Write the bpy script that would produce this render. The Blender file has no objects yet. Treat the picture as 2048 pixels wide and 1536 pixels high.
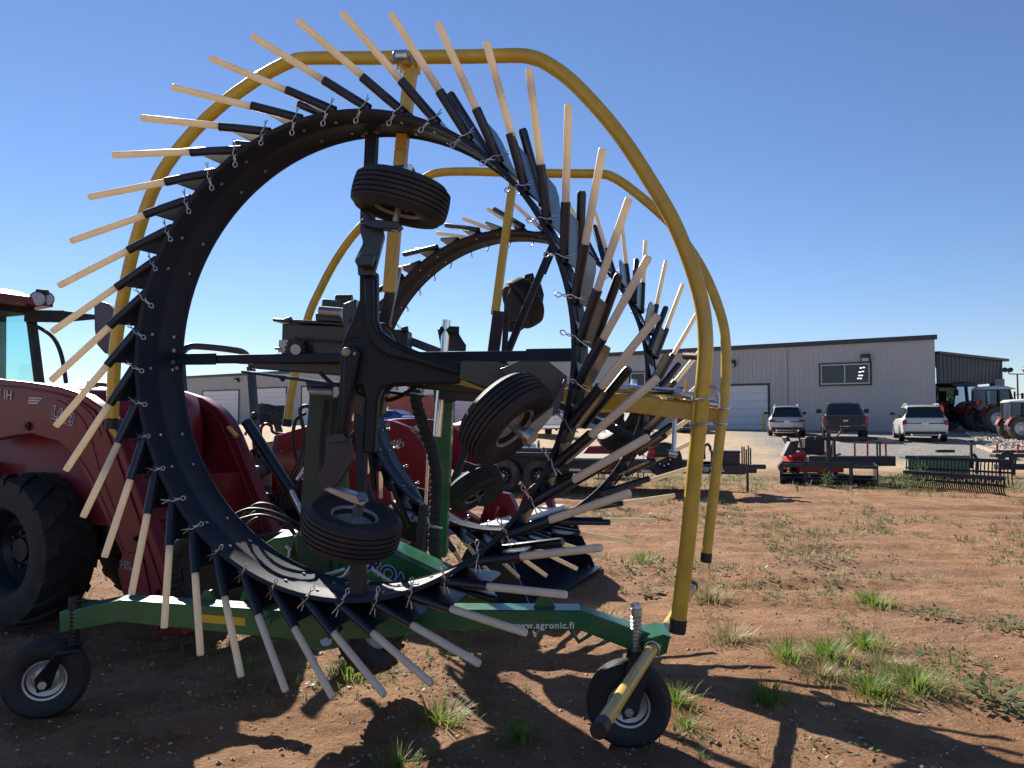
import bpy, bmesh, math, random
import numpy as np
from mathutils import Vector as V, Matrix
random.seed(7)
SC = bpy.context.scene
COL = SC.collection
PI = math.pi
R = math.radians

# ------------------------------------------------------------------ camera
FPX, HOR, CAMH = 1540.0, 832.0, 1.75
TH = math.atan((HOR-768)/FPX)
cam = bpy.data.objects.new('camera', bpy.data.cameras.new('camera'))
COL.objects.link(cam)
cam.data.sensor_width = 36.0
cam.data.lens = 36.0*FPX/2048
cam.data.clip_end = 5000
cam.location = (0, 0, CAMH)
cam.rotation_euler = (PI/2+TH, 0, 0)
SC.camera = cam
RT, UPV, FW = V((1,0,0)), V((0,-math.sin(TH),math.cos(TH))), V((0,math.cos(TH),math.sin(TH)))
CP = V((0,0,CAMH))

def camv(x, y, z):            # survey coordinates (right, down, forward) to world
    return RT*x-UPV*y+FW*z
def ray(px, py):
    return camv((px-1024)/FPX, (py-768)/FPX, 1.0)
def U(px, py, D):             # point seen at a photo position, D metres out
    return CP+ray(px, py)*D
def OP(px, py, p, n):         # point where that sight line meets a plane
    r = ray(px, py)
    return CP+r*((p-CP).dot(n)/r.dot(n))
def ss(a, b, x):
    t = np.clip((x-a)/(b-a), 0, 1)
    return t*t*(3-2*t)
def sst(a,b,x):
    t=min(max((x-a)/(b-a),0.0),1.0); return t*t*(3-2*t)
def terr1(x,y):
    y=y+0.12*x*sst(8,30,y); return 0.50*sst(24,40,y)+0.36*sst(36,54,y)
def terr(x, y):               # broad terrain height: yard flat, lot rising to the building
    y = y+0.12*x*ss(8, 30, y)
    return 0.50*ss(24, 40, y)+0.36*ss(36, 54, y)
def G(px, py):                # where that sight line meets the ground
    r = ray(px, py); t = 1.0
    st = .5
    while t < 200:
        p = CP+r*t
        if p.z <= terr1(p.x, p.y):
            if st < .002: return p
            t -= st; st *= .1
        t += st
    return p

# ------------------------------------------------------------------ materials
M = {}
def mat(name, col, rough=.5, metal=0.0, var=.12, vs=6.0, bump=0.0, bs=60.0, dirt=0.0, dirtcol=(.22,.12,.07), coat=0.0, trans=0.0, spec=.5):
    m = bpy.data.materials.new(name); m.use_nodes = True
    nt = m.node_tree; b = nt.nodes['Principled BSDF']
    L = nt.links.new
    tc = nt.nodes.new('ShaderNodeTexCoord')
    nz = nt.nodes.new('ShaderNodeTexNoise'); nz.inputs['Scale'].default_value = vs; nz.inputs['Detail'].default_value = 6
    L(tc.outputs['Object'], nz.inputs['Vector'])
    rp = nt.nodes.new('ShaderNodeMapRange')
    rp.inputs[1].default_value = .3; rp.inputs[2].default_value = .7
    rp.inputs[3].default_value = 1-var; rp.inputs[4].default_value = 1+var
    L(nz.outputs['Fac'], rp.inputs[0])
    mx = nt.nodes.new('ShaderNodeMix'); mx.data_type = 'RGBA'; mx.blend_type = 'MULTIPLY'
    mx.inputs[0].default_value = 1; mx.inputs[6].default_value = (*col, 1)
    L(rp.outputs[0], mx.inputs[7])
    out = mx.outputs[2]
    if dirt > 0:
        n2 = nt.nodes.new('ShaderNodeTexNoise'); n2.inputs['Scale'].default_value = vs*.6; n2.inputs['Detail'].default_value = 9; n2.inputs['Roughness'].default_value = .7
        L(tc.outputs['Object'], n2.inputs['Vector'])
        r2 = nt.nodes.new('ShaderNodeMapRange'); r2.inputs[1].default_value = .45; r2.inputs[2].default_value = .75
        r2.inputs[3].default_value = 0; r2.inputs[4].default_value = dirt
        L(n2.outputs['Fac'], r2.inputs[0])
        m2 = nt.nodes.new('ShaderNodeMix'); m2.data_type = 'RGBA'; m2.inputs[7].default_value = (*dirtcol, 1)
        L(r2.outputs[0], m2.inputs[0]); L(out, m2.inputs[6]); out = m2.outputs[2]
    L(out, b.inputs['Base Color'])
    rr = nt.nodes.new('ShaderNodeMapRange'); rr.inputs[3].default_value = max(.02, rough-.1); rr.inputs[4].default_value = min(1, rough+.12)
    L(nz.outputs['Fac'], rr.inputs[0]); L(rr.outputs[0], b.inputs['Roughness'])
    b.inputs['Metallic'].default_value = metal
    b.inputs['Specular IOR Level'].default_value = spec
    if coat: b.inputs['Coat Weight'].default_value = coat; b.inputs['Coat Roughness'].default_value = .08
    if trans: b.inputs['Transmission Weight'].default_value = trans
    if bump > 0:
        n3 = nt.nodes.new('ShaderNodeTexNoise'); n3.inputs['Scale'].default_value = bs; n3.inputs['Detail'].default_value = 4
        L(tc.outputs['Object'], n3.inputs['Vector'])
        bp = nt.nodes.new('ShaderNodeBump'); bp.inputs['Strength'].default_value = bump; bp.inputs['Distance'].default_value = .01
        L(n3.outputs['Fac'], bp.inputs['Height']); L(bp.outputs[0], b.inputs['Normal'])
    M[name] = m
    return m
mat('black_paint', (.006,.012,.026), .34, 0, .3, 5, .04, 25, .05, (.05,.045,.04), coat=.15)
mat('band_paint', (.014,.021,.038), .55, 0, .25, 4, .05, 30, .08, (.05,.045,.04), spec=.28)
mat('dull_black', (.007,.010,.016), .5, 0, .3, 8, .08, 40, .12, (.09,.065,.05))
mat('casting', (.010,.013,.020), .5, 0, .3, 7, .1, 30, .16, (.06,.035,.028), spec=.3)
mat('rubber', (.016,.016,.018), .68, 0, .3, 9, .15, 80, .22, (.10,.07,.05))
mat('dirty_rubber', (.06,.055,.05), .85, 0, .3, 6, .2, 60, .7, (.22,.17,.13))
mat('rim_steel', (.52,.50,.48), .38, .5, .12, 7, 0, 60, .25, (.35,.25,.18))
mat('chrome', (.75,.75,.75), .18, 1.0, .08, 20)
mat('zinc', (.55,.56,.58), .35, .9, .15, 30)
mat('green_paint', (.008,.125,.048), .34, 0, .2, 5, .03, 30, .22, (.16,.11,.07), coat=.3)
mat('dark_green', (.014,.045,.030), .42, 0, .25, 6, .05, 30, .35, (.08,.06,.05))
mat('yellow_paint', (.60,.39,.035), .36, 0, .14, 9, .02, 40, .18, (.30,.19,.08), coat=.25)
mat('tine_plastic', (.88,.83,.69), .38, 0, .05, 12, 0, 60, .10, (.55,.44,.30))
mat('red_paint', (.17,.010,.017), .36, 0, .15, 3, .0, 30, .08, (.16,.07,.06), coat=.12, spec=.35)
mat('red_bright', (.50,.02,.02), .4, 0, .1, 8)
mat('grey_plastic', (.10,.11,.13), .5, 0, .15, 5, 0, 30, .15)
mat('light_grey', (.55,.56,.58), .5, 0, .08, 5)
mat('silver_line', (.50,.50,.53), .35, .4, .1, 5)
mat('orange_lens', (.75,.13,.015), .25, 0, .1, 20)
mat('red_lens', (.28,.01,.015), .2, 0, .15, 30, coat=.5)
mat('orange_sign', (.85,.16,.04), .5, 0, .05, 5)
mat('white_paint', (.78,.78,.76), .4, 0, .05, 5, 0, 30, .12, (.5,.42,.35), coat=.3)
mat('sticker_blue', (.012,.025,.25), .4, 0, .05, 5)
mat('sticker_white', (.78,.78,.78), .45, 0, .05, 5)
mat('sticker_black', (.012,.012,.015), .45, 0, .05, 5)
mat('silver_car', (.52,.52,.52), .3, .35, .05, 2, 0, 30, .18, (.35,.28,.2), coat=.5)
mat('bronze_car', (.065,.062,.058), .3, .3, .08, 2, 0, 30, .25, (.26,.23,.19), coat=.4)
mat('black_car', (.02,.021,.025), .22, .2, .1, 2, 0, 30, .15, (.25,.2,.15), coat=.6)
mat('blue_car', (.02,.05,.25), .25, .2, .1, 2, coat=.6)
mat('pearl_car', (.70,.68,.62), .3, .1, .04, 2, 0, 30, .15, (.5,.42,.3), coat=.5)
mat('white_car', (.76,.76,.75), .3, 0, .04, 2, 0, 30, .12, (.5,.42,.3), coat=.5)
mat('black_glass', (.010,.020,.026), .10, 0, .1, 3, coat=.3)
mat('trim_black', (.025,.025,.027), .6, 0, .2, 8, 0, 30, .2)
mat('concrete', (.42,.41,.38), .85, 0, .15, 5, .2, 40, .3, (.4,.32,.24))
mat('cmu', (.30,.29,.27), .9, 0, .12, 3, .2, 40)
mat('dark_metal_wall', (.045,.05,.06), .5, .1, .12, 2)
mat('eave_metal', (.045,.048,.058), .45, .2, .12, 2)
mat('door_white', (.66,.67,.70), .5, 0, .04, 2)
mat('window_frame', (.50,.50,.50), .4, .3, .05, 6)
mat('bollard_yellow', (.65,.45,.04), .5, 0, .1, 5)
mat('container_red', (.36,.085,.05), .6, 0, .2, 2, 0, 20, .4, (.3,.16,.11))
mat('wood_deck', (.34,.29,.24), .85, 0, .25, 3, .2, 20)
mat('stone', (.40,.33,.26), .9, 0, .35, 3, .3, 20)
mat('pebble', (.42,.30,.22), .9, 0, .45, 1.5)
mat('bark', (.10,.08,.06), .9, 0, .3, 8)
mat('steel_worn', (.30,.30,.32), .32, .8, .25, 8, .05, 40, .3, (.25,.2,.16))
mat('tan_worn', (.30,.25,.19), .45, .2, .25, 7, .08, 30, .3, (.16,.12,.1))
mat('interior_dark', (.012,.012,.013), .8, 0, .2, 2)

def leafmat(name, c1, c2, tr=.35):
    m = bpy.data.materials.new(name); m.use_nodes = True
    nt = m.node_tree; b = nt.nodes['Principled BSDF']; L = nt.links.new
    tc = nt.nodes.new('ShaderNodeTexCoord'); nz = nt.nodes.new('ShaderNodeTexNoise'); nz.inputs['Scale'].default_value = 14
    L(tc.outputs['Object'], nz.inputs['Vector'])
    cr = nt.nodes.new('ShaderNodeValToRGB')
    cr.color_ramp.elements[0].color = (*c1,1); cr.color_ramp.elements[1].color = (*c2,1)
    cr.color_ramp.elements[0].position = .35; cr.color_ramp.elements[1].position = .65
    L(nz.outputs['Fac'], cr.inputs[0]); L(cr.outputs[0], b.inputs['Base Color'])
    b.inputs['Roughness'].default_value = .55
    t = nt.nodes.new('ShaderNodeBsdfTranslucent'); mx = nt.nodes.new('ShaderNodeMixShader'); mx.inputs[0].default_value = tr
    L(cr.outputs[0], t.inputs[0]); L(b.outputs[0], mx.inputs[1]); L(t.outputs[0], mx.inputs[2])
    L(mx.outputs[0], nt.nodes['Material Output'].inputs[0])
    M[name] = m
leafmat('grass_green', (.12,.20,.032), (.25,.33,.07),.5)
leafmat('grass_dry', (.24,.22,.09), (.40,.35,.18),.4)
leafmat('weed_green', (.075,.125,.04), (.19,.23,.09),.42)
leafmat('leaf_tree', (.03,.055,.014), (.07,.11,.03))
def translucent(name, amt, col):
    nt = M[name].node_tree; L = nt.links.new; b = nt.nodes['Principled BSDF']
    t = nt.nodes.new('ShaderNodeBsdfTranslucent'); t.inputs[0].default_value = (*col,1)
    mx = nt.nodes.new('ShaderNodeMixShader'); mx.inputs[0].default_value = amt
    L(b.outputs[0], mx.inputs[1]); L(t.outputs[0], mx.inputs[2]); L(mx.outputs[0], nt.nodes['Material Output'].inputs[0])
translucent('tine_plastic', .34, (.85,.72,.50))
def glassmat(name, col, rough=.02, mixv=.35, gloss=.05):
    m = bpy.data.materials.new(name); m.use_nodes = True; nt = m.node_tree; L = nt.links.new
    nt.nodes.remove(nt.nodes['Principled BSDF'])
    t = nt.nodes.new('ShaderNodeBsdfTransparent'); t.inputs[0].default_value = (*col,1)
    g = nt.nodes.new('ShaderNodeBsdfGlossy'); g.inputs['Roughness'].default_value = rough; g.inputs[0].default_value = (.9,.95,.95,1)
    f = nt.nodes.new('ShaderNodeFresnel'); f.inputs[0].default_value = 1.5
    nz = nt.nodes.new('ShaderNodeTexNoise'); nz.inputs['Scale'].default_value = 3
    mr = nt.nodes.new('ShaderNodeMath'); mr.operation = 'MULTIPLY_ADD'; mr.inputs[1].default_value = gloss; L(nz.outputs[0], mr.inputs[0]); L(f.outputs[0], mr.inputs[2])
    mx = nt.nodes.new('ShaderNodeMixShader'); L(mr.outputs[0], mx.inputs[0]); L(t.outputs[0], mx.inputs[1]); L(g.outputs[0], mx.inputs[2])
    L(mx.outputs[0], nt.nodes['Material Output'].inputs[0]); M[name] = m
glassmat('cab_glass', (.70,.93,.90))
glassmat('dark_cab_glass', (.22,.36,.34))

def wallmat(name, col, pitch, var=.04):
    mat(name, col, .45, .15, var, .5, 0, 30, .12, (col[0]*.8, col[1]*.76, col[2]*.70))
wallmat('wall_panel', (.45,.44,.44), .3)

# ------------------------------------------------------------------ mesh builder
W = {}
class MB:
    def __init__(s, fr=None): s.v=[]; s.f=[]; s.fr=fr
    def add(s, vs, fs):
        o = len(s.v)
        for p in vs:
            p = V(p); s.v.append(s.fr@p if s.fr else p)
        s.f += [tuple(i+o for i in f) for f in fs]
        return s
    def box(s, c, d, ax=None):
        c = V(c); ax = ax or (V((1,0,0)),V((0,1,0)),V((0,0,1)))
        vs = [c+ax[0]*(d[0]/2*i)+ax[1]*(d[1]/2*j)+ax[2]*(d[2]/2*k) for i in(-1,1) for j in(-1,1) for k in(-1,1)]
        return s.add(vs, [(0,1,3,2),(4,6,7,5),(0,4,5,1),(2,3,7,6),(0,2,6,4),(1,5,7,3)])
    def bar(s, p0, p1, w, h, up=(0,0,1), w1=None, h1=None):
        p0=V(p0); p1=V(p1); d=(p1-p0).normalized(); up=V(up)
        sx=d.cross(up)
        if sx.length<1e-4: sx=d.cross(V((0,1,0)))
        sx.normalize(); sz=sx.cross(d).normalized()
        w1=w if w1 is None else w1; h1=h if h1 is None else h1
        vs=[]
        for p,a,b in((p0,w,h),(p1,w1,h1)):
            vs+=[p-sx*a/2-sz*b/2,p+sx*a/2-sz*b/2,p+sx*a/2+sz*b/2,p-sx*a/2+sz*b/2]
        return s.add(vs,[(0,1,2,3),(7,6,5,4),(0,4,5,1),(1,5,6,2),(2,6,7,3),(3,7,4,0)])
    def path(s, pts, w, h, up=(0,0,1)):
        pts=[V(p) for p in pts]
        for a,b in zip(pts,pts[1:]): s.bar(a,b,w,h,up)
        return s
    def loft(s, rings, cap=True, closed=False):
        n=len(rings[0]); vs=[p for r in rings for p in r]; fs=[]
        m=len(rings)
        for i in range(m if closed else m-1):
            j=(i+1)%m
            for k in range(n): fs.append((i*n+k,i*n+(k+1)%n,j*n+(k+1)%n,j*n+k))
        if cap and not closed: fs+=[tuple(range(n))[::-1],tuple((m-1)*n+k for k in range(n))]
        return s.add(vs,fs)
    def tube(s, pts, r, n=10, cap=True, closed=False):
        pts=[V(p) for p in pts]; m=len(pts); rr=r if isinstance(r,(list,tuple)) else [r]*m
        def tan(i):
            a=pts[(i-1)%m] if(closed or i>0) else pts[i]; b=pts[(i+1)%m] if(closed or i<m-1) else pts[i]
            return (b-a).normalized()
        t=tan(0); x=t.cross(V((0,0,1)))
        if x.length<.1: x=t.cross(V((0,1,0)))
        x.normalize(); rings=[]
        for i in range(m):
            t=tan(i); x=(x-t*x.dot(t)).normalized(); y=t.cross(x)
            rings.append([pts[i]+(x*math.cos(2*PI*k/n)+y*math.sin(2*PI*k/n))*rr[i] for k in range(n)])
        return s.loft(rings,cap,closed)
    def cyl(s, p0, p1, r, n=16, r1=None): return s.tube([p0,p1],[r,r if r1 is None else r1],n)
    def lathe(s, prof, c, axis, n=40, cap=False):
        c=V(c); z=V(axis).normalized(); x=z.cross(V((.3,.2,.93))).normalized(); y=z.cross(x)
        rings=[[c+z*h+(x*math.cos(2*PI*k/n)+y*math.sin(2*PI*k/n))*max(r,1e-4) for k in range(n)] for r,h in prof]
        return s.loft(rings,cap)
    def prism(s, poly, vec):
        poly=[V(p) for p in poly]; vec=V(vec); n=len(poly)
        vs=[p-vec/2 for p in poly]+[p+vec/2 for p in poly]
        return s.add(vs,[tuple(range(n))[::-1],tuple(range(n,2*n))]+[(i,(i+1)%n,n+(i+1)%n,n+i) for i in range(n)])
    def plate(s, px, D, th=.02):      # flat plate whose face outline is surveyed at distance D
        return s.prism([U(x,y,D+th/2) for x,y in px], FW*th)
    def sphere(s, c, r, n=10):
        pr=[(math.sin(PI*i/n)*r,-math.cos(PI*i/n)*r) for i in range(n+1)]
        return s.lathe(pr,c,(0,0,1),n*2)
    def build(s, name, m, parent=None, bevel=0.0, sharp=38, recalc=True, mw=None):
        me=bpy.data.meshes.new(name); o=bpy.data.objects.new(name,me); COL.objects.link(o)
        inv=None
        if parent is not None:
            o.parent=parent; W[o]=W[parent]
            inv=W[parent].inverted()
        else:
            W[o]=Matrix()
        if mw is not None:
            o.matrix_local=(W[parent].inverted() if parent is not None else Matrix())@mw; W[o]=mw; inv=None
        vs=[inv@p for p in s.v] if inv is not None else s.v
        me.from_pydata([tuple(p) for p in vs],[],s.f)
        if recalc:
            bm=bmesh.new(); bm.from_mesh(me); bmesh.ops.remove_doubles(bm,verts=bm.verts,dist=1e-5)
            bmesh.ops.recalc_face_normals(bm,faces=bm.faces); bm.to_mesh(me); bm.free()
        if m: me.materials.append(M[m] if isinstance(m,str) else m)
        me.shade_smooth(); me.set_sharp_from_angle(angle=R(sharp))
        if bevel:
            b=o.modifiers.new('bevel','BEVEL'); b.width=bevel; b.segments=2; b.limit_method='ANGLE'; b.angle_limit=R(50)
        return o
def tag(o,label,cat,group=None,kind=None):
    if kind: o['kind']=kind
    if label: o['label']=label
    if cat: o['category']=cat
    if group: o['group']=group
    return o
def thing(name,label,cat,loc,rotz=0,group=None):
    o=bpy.data.objects.new(name,None); COL.objects.link(o)
    o.empty_display_size=.2
    o.location=loc; o.rotation_euler=(0,0,rotz)
    W[o]=Matrix.Translation(V(loc))@Matrix.Rotation(rotz,4,'Z')
    return tag(o,label,cat,group)
def origin(o, p):                 # move a top-level mesh's origin to p
    o.data.transform(Matrix.Translation(-V(p))); o.location=V(p); W[o]=Matrix.Translation(V(p)); return o
def kids(o): return [c for c in bpy.data.objects if c.parent==o]
def copy_tree(o,parent=None):
    c=o.copy(); COL.objects.link(c)
    if parent is not None: c.parent=parent
    for k in kids(o): copy_tree(k,c)
    return c
def frame(o,x,y):                 # right handed frame matrix from origin and two directions
    x=V(x).normalized(); y=V(y); y=(y-x*x.dot(y)).normalized(); z=x.cross(y)
    return Matrix(((x.x,y.x,z.x,o[0]),(x.y,y.y,z.y,o[1]),(x.z,y.z,z.z,o[2]),(0,0,0,1)))
def text(s,size,Mw,m,parent,name='lettering',offset=0,shear=0,ext=.002,spacing=1.0,align='CENTER'):
    cu=bpy.data.curves.new(name,'FONT'); cu.body=s; cu.size=size; cu.offset=offset; cu.shear=shear; cu.extrude=ext
    cu.align_x=align; cu.align_y='CENTER'; cu.space_character=spacing; cu.resolution_u=4
    t=bpy.data.objects.new('tmp',cu); COL.objects.link(t)
    me=bpy.data.meshes.new_from_object(t)
    bpy.data.objects.remove(t)
    o=bpy.data.objects.new(name,me); COL.objects.link(o); me.name=name
    me.materials.clear(); me.materials.append(M[m])
    if parent is not None:
        o.parent=parent; o.matrix_local=W[parent].inverted()@Mw
    else: o.matrix_world=Mw
    W[o]=Mw
    return o
def smooth_path(pts,n=6):         # Catmull-Rom
    pts=[V(p) for p in pts]; out=[]
    for i in range(len(pts)-1):
        a=pts[max(i-1,0)];b=pts[i];c=pts[i+1];d=pts[min(i+2,len(pts)-1)]
        for k in range(n):
            t=k/n
            out.append(.5*((2*b)+(c-a)*t+(2*a-5*b+4*c-d)*t*t+(3*b-a-3*c+d)*t**3))
    return out+[pts[-1]]

# ------------------------------------------------------------------ world and sun
SUN=V((-math.sin(R(27))*math.cos(R(32.5)),math.cos(R(27))*math.cos(R(32.5)),math.sin(R(32.5))))
w=bpy.data.worlds.new('World'); SC.world=w; w.use_nodes=True
nt=w.node_tree; bg=nt.nodes['Background']
sky=nt.nodes.new('ShaderNodeTexSky'); sky.sky_type='NISHITA'; sky.sun_disc=False
sky.sun_elevation=math.asin(SUN.z); sky.sun_rotation=math.atan2(SUN.x,SUN.y)
sky.altitude=300; sky.air_density=1.0; sky.dust_density=0.0; sky.ozone_density=6.0
tn=nt.nodes.new('ShaderNodeMix'); tn.data_type='RGBA'; tn.blend_type='MULTIPLY'; tn.inputs[0].default_value=1; tn.inputs[7].default_value=(1.07,.985,1.03,1)
nt.links.new(sky.outputs[0],tn.inputs[6]); nt.links.new(tn.outputs[2],bg.inputs[0]); bg.inputs[1].default_value=.060
sl=bpy.data.objects.new('sun',bpy.data.lights.new('sun','SUN')); COL.objects.link(sl)
sl.data.energy=5.0; sl.data.angle=R(.55); sl.data.color=(1,.93,.82)
sl.rotation_euler=(-SUN).to_track_quat('-Z','Y').to_euler()
SC.view_settings.view_transform='Standard'; SC.view_settings.look='None'; SC.view_settings.exposure=1.02
SC.cycles.max_bounces=8; SC.cycles.transparent_max_bounces=12

# ------------------------------------------------------------------ ground
def vnoise(x,y,s,seed):
    x=x/s;y=y/s;xi=np.floor(x).astype(np.int64);yi=np.floor(y).astype(np.int64);fx=x-xi;fy=y-yi
    fx=fx*fx*(3-2*fx);fy=fy*fy*(3-2*fy)
    def h(a,b):
        k=(a*374761393+b*668265263+seed*974711)&0xffffffff
        k=((k^(k>>13))*1274126177)&0xffffffff
        return ((k^(k>>16))&0xffff)/65535.0
    return (h(xi,yi)*(1-fx)+h(xi+1,yi)*fx)*(1-fy)+(h(xi,yi+1)*(1-fx)+h(xi+1,yi+1)*fx)*fy
def axis(parts):
    out=[]
    for a,b,st in parts: out+=list(np.arange(a,b,st))
    return np.array(out)
gx=axis([(-900,-120,60),(-120,-30,5),(-30,-7,.5),(-7,-4,.07),(-4,6.5,.03),(6.5,14,.08),(14,40,.5),(40,120,5),(120,901,60)])
gy=axis([(-60,-4,4),(-4,2,.3),(2,4,.07),(4,9,.028),(9,14,.05),(14,24,.1),(24,70,.4),(70,160,4),(160,1500,80)])
X,Y=np.meshgrid(gx,gy)
def clods(X,Y):
    near=1-ss(14,26,Y)
    rough=vnoise(X,Y,1.7,5)
    z=(vnoise(X,Y,.9,1)-.5)*.05+(vnoise(X,Y,.33,2)-.5)*.020+(vnoise(X,Y,.13,3)-.5)*.018*(.2+rough)+(vnoise(X,Y,.065,4)-.5)*.020*(.2+rough)
    tr=np.sin((Y+.25*X+.3*vnoise(X,Y,2.2,9))*5.5)          # wheel ruts across the yard
    tr2=np.sin((Y+.06*X+.5*vnoise(X,Y,3.2,19))*11)
    z+=(.030*tr+.016*tr2)*ss(6.5,8.5,Y)*(1-ss(15,19,Y))*vnoise(X,Y,2.0,11)
    bank=(vnoise(X,Y,.5,12)-.3)*.12*ss(18.5,19.5,Y)*(1-ss(22,24,Y))
    return z*near+bank*.5+(1-near)*(vnoise(X,Y,.8,6)-.5)*.02
def H(x,y):
    i=min(max(np.searchsorted(gx,x)-1,0),len(gx)-2); j=min(max(np.searchsorted(gy,y)-1,0),len(gy)-2)
    u=(x-gx[i])/(gx[i+1]-gx[i]); v=(y-gy[j])/(gy[j+1]-gy[j])
    return float((Z[j,i]*(1-u)+Z[j,i+1]*u)*(1-v)+(Z[j+1,i]*(1-u)+Z[j+1,i+1]*u)*v)
Z=terr(X,Y)+clods(X,Y)
ny,nx=X.shape
idx=np.arange(nx*ny).reshape(ny,nx)
faces=np.stack([idx[:-1,:-1],idx[:-1,1:],idx[1:,1:],idx[1:,:-1]],-1).reshape(-1,4)
me=bpy.data.meshes.new('ground')
me.vertices.add(nx*ny); me.vertices.foreach_set('co',np.stack([X,Y,Z],-1).reshape(-1).astype(np.float32))
me.loops.add(faces.size); me.loops.foreach_set('vertex_index',faces.reshape(-1).astype(np.int32))
me.polygons.add(len(faces)); me.polygons.foreach_set('loop_start',np.arange(0,faces.size,4).astype(np.int32))
me.update(calc_edges=True); me.shade_smooth()
ca=me.color_attributes.new('zone','FLOAT_COLOR','POINT')
e=(vnoise(X,Y,2.5,21)-.5)*2.4+(vnoise(X,Y,.6,22)-.5)*1.2
sand=ss(24.5,27.5,Y+.12*X+e)
gr=ss(0,3,(X-9.0)+e*.8-.20*(Y-30))*ss(28.5,30.5,Y+.1*X+e*.6)
scrub=ss(19.5,21,Y+e*.5+.1*X)*(1-ss(24.5,27,Y+.12*X+e))
ca.data.foreach_set('color',np.stack([sand,gr,scrub,np.ones_like(sand)],-1).reshape(-1).astype(np.float32))
go=bpy.data.objects.new('ground',me); COL.objects.link(go); tag(go,None,None,kind='structure')
m=bpy.data.materials.new('dirt'); m.use_nodes=True; nt=m.node_tree; L=nt.links.new; b=nt.nodes['Principled BSDF']
def N(t,**k):
    n=nt.nodes.new(t)
    for a,v in k.items(): setattr(n,a,v)
    return n
tc=N('ShaderNodeTexCoord'); at=N('ShaderNodeVertexColor'); at.layer_name='zone'
sp=N('ShaderNodeSeparateColor'); L(at.outputs[0],sp.inputs[0])
def noise(s,d=6,r=.6):
    n=N('ShaderNodeTexNoise'); n.inputs['Scale'].default_value=s; n.inputs['Detail'].default_value=d; n.inputs['Roughness'].default_value=r
    L(tc.outputs['Object'],n.inputs['Vector']); return n.outputs['Fac']
def ramp(f,els):
    r=N('ShaderNodeValToRGB'); cr=r.color_ramp
    while len(cr.elements)<len(els): cr.elements.new(.5)
    for e_,(p,c) in zip(cr.elements,els): e_.position=p; e_.color=(*c,1)
    L(f,r.inputs[0]); return r.outputs[0]
def mixc(f,a,c):
    x=N('ShaderNodeMix',data_type='RGBA')
    if isinstance(f,float): x.inputs[0].default_value=f
    else: L(f,x.inputs[0])
    L(a,x.inputs[6]); L(c,x.inputs[7]); return x.outputs[2]
def mrange(f,a,c,d,e_):
    r=N('ShaderNodeMapRange'); r.inputs[1].default_value=a; r.inputs[2].default_value=c; r.inputs[3].default_value=d; r.inputs[4].default_value=e_
    L(f,r.inputs[0]); return r.outputs[0]
dirt=ramp(noise(1.6,10,.68),[(.25,(.18,.086,.041)),(.45,(.305,.158,.078)),(.6,(.40,.225,.122)),(.78,(.49,.315,.20))])
dirt=mixc(mrange(noise(.35,4),.45,.65,0,.55),dirt,ramp(noise(9,8,.7),[(.3,(.22,.115,.075)),(.7,(.38,.24,.16))]))
dirt=mixc(mrange(noise(6,10,.8),.52,.66,0,.75),dirt,ramp(noise(30,4),[(.3,(.085,.036,.020)),(.7,(.17,.078,.042))]))
dirt=mixc(mrange(noise(45,5,.8),.58,.68,0,.7),dirt,ramp(noise(3,4),[(.3,(.44,.30,.20)),(.7,(.58,.43,.32))]))
vo=N('ShaderNodeTexVoronoi'); vo.inputs['Scale'].default_value=30; L(tc.outputs['Object'],vo.inputs['Vector'])
peb=mrange(vo.outputs['Distance'],.10,.16,1,0)
sel=N('ShaderNodeMath',operation='MULTIPLY'); L(peb,sel.inputs[0]); L(mrange(noise(3.3,3),.47,.6,0,.8),sel.inputs[1])
dirt=mixc(sel.outputs[0],dirt,ramp(vo.outputs['Color'],[(.2,(.34,.22,.15)),(.8,(.55,.44,.35))]))
sandc=ramp(noise(2.2,9,.7),[(.3,(.36,.26,.16)),(.55,(.50,.38,.25)),(.75,(.60,.48,.34))])
v2=N('ShaderNodeTexVoronoi'); v2.inputs['Scale'].default_value=14; L(tc.outputs['Object'],v2.inputs['Vector'])
sandc=mixc(mrange(noise(14,4,.8),.5,.7,0,.5),sandc,ramp(v2.outputs['Color'],[(.2,(.30,.21,.13)),(.8,(.62,.51,.38))]))
grc=ramp(v2.outputs['Color'],[(.1,(.13,.125,.12)),(.5,(.24,.225,.21)),(.95,(.40,.37,.34))])
grc=mixc(mrange(noise(.8,6),.5,.8,0,.5),grc,sandc)
scr=ramp(noise(5,9,.75),[(.3,(.15,.095,.05)),(.5,(.28,.19,.11)),(.7,(.42,.31,.19))])
c=mixc(sp.outputs[2],dirt,scr); c=mixc(sp.outputs[0],c,sandc); c=mixc(sp.outputs[1],c,grc)
L(c,b.inputs['Base Color']); b.inputs['Roughness'].default_value=.95; b.inputs['Specular IOR Level'].default_value=.2
bp=N('ShaderNodeBump'); bp.inputs['Strength'].default_value=1.0; bp.inputs['Distance'].default_value=.045
ad=N('ShaderNodeMath',operation='ADD'); L(noise(22,8,.75),ad.inputs[0]); L(mrange(vo.outputs['Distance'],0,.25,.25,0),ad.inputs[1])
L(ad.outputs[0],bp.inputs['Height']); L(bp.outputs[0],b.inputs['Normal'])
me.materials.append(m)

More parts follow.
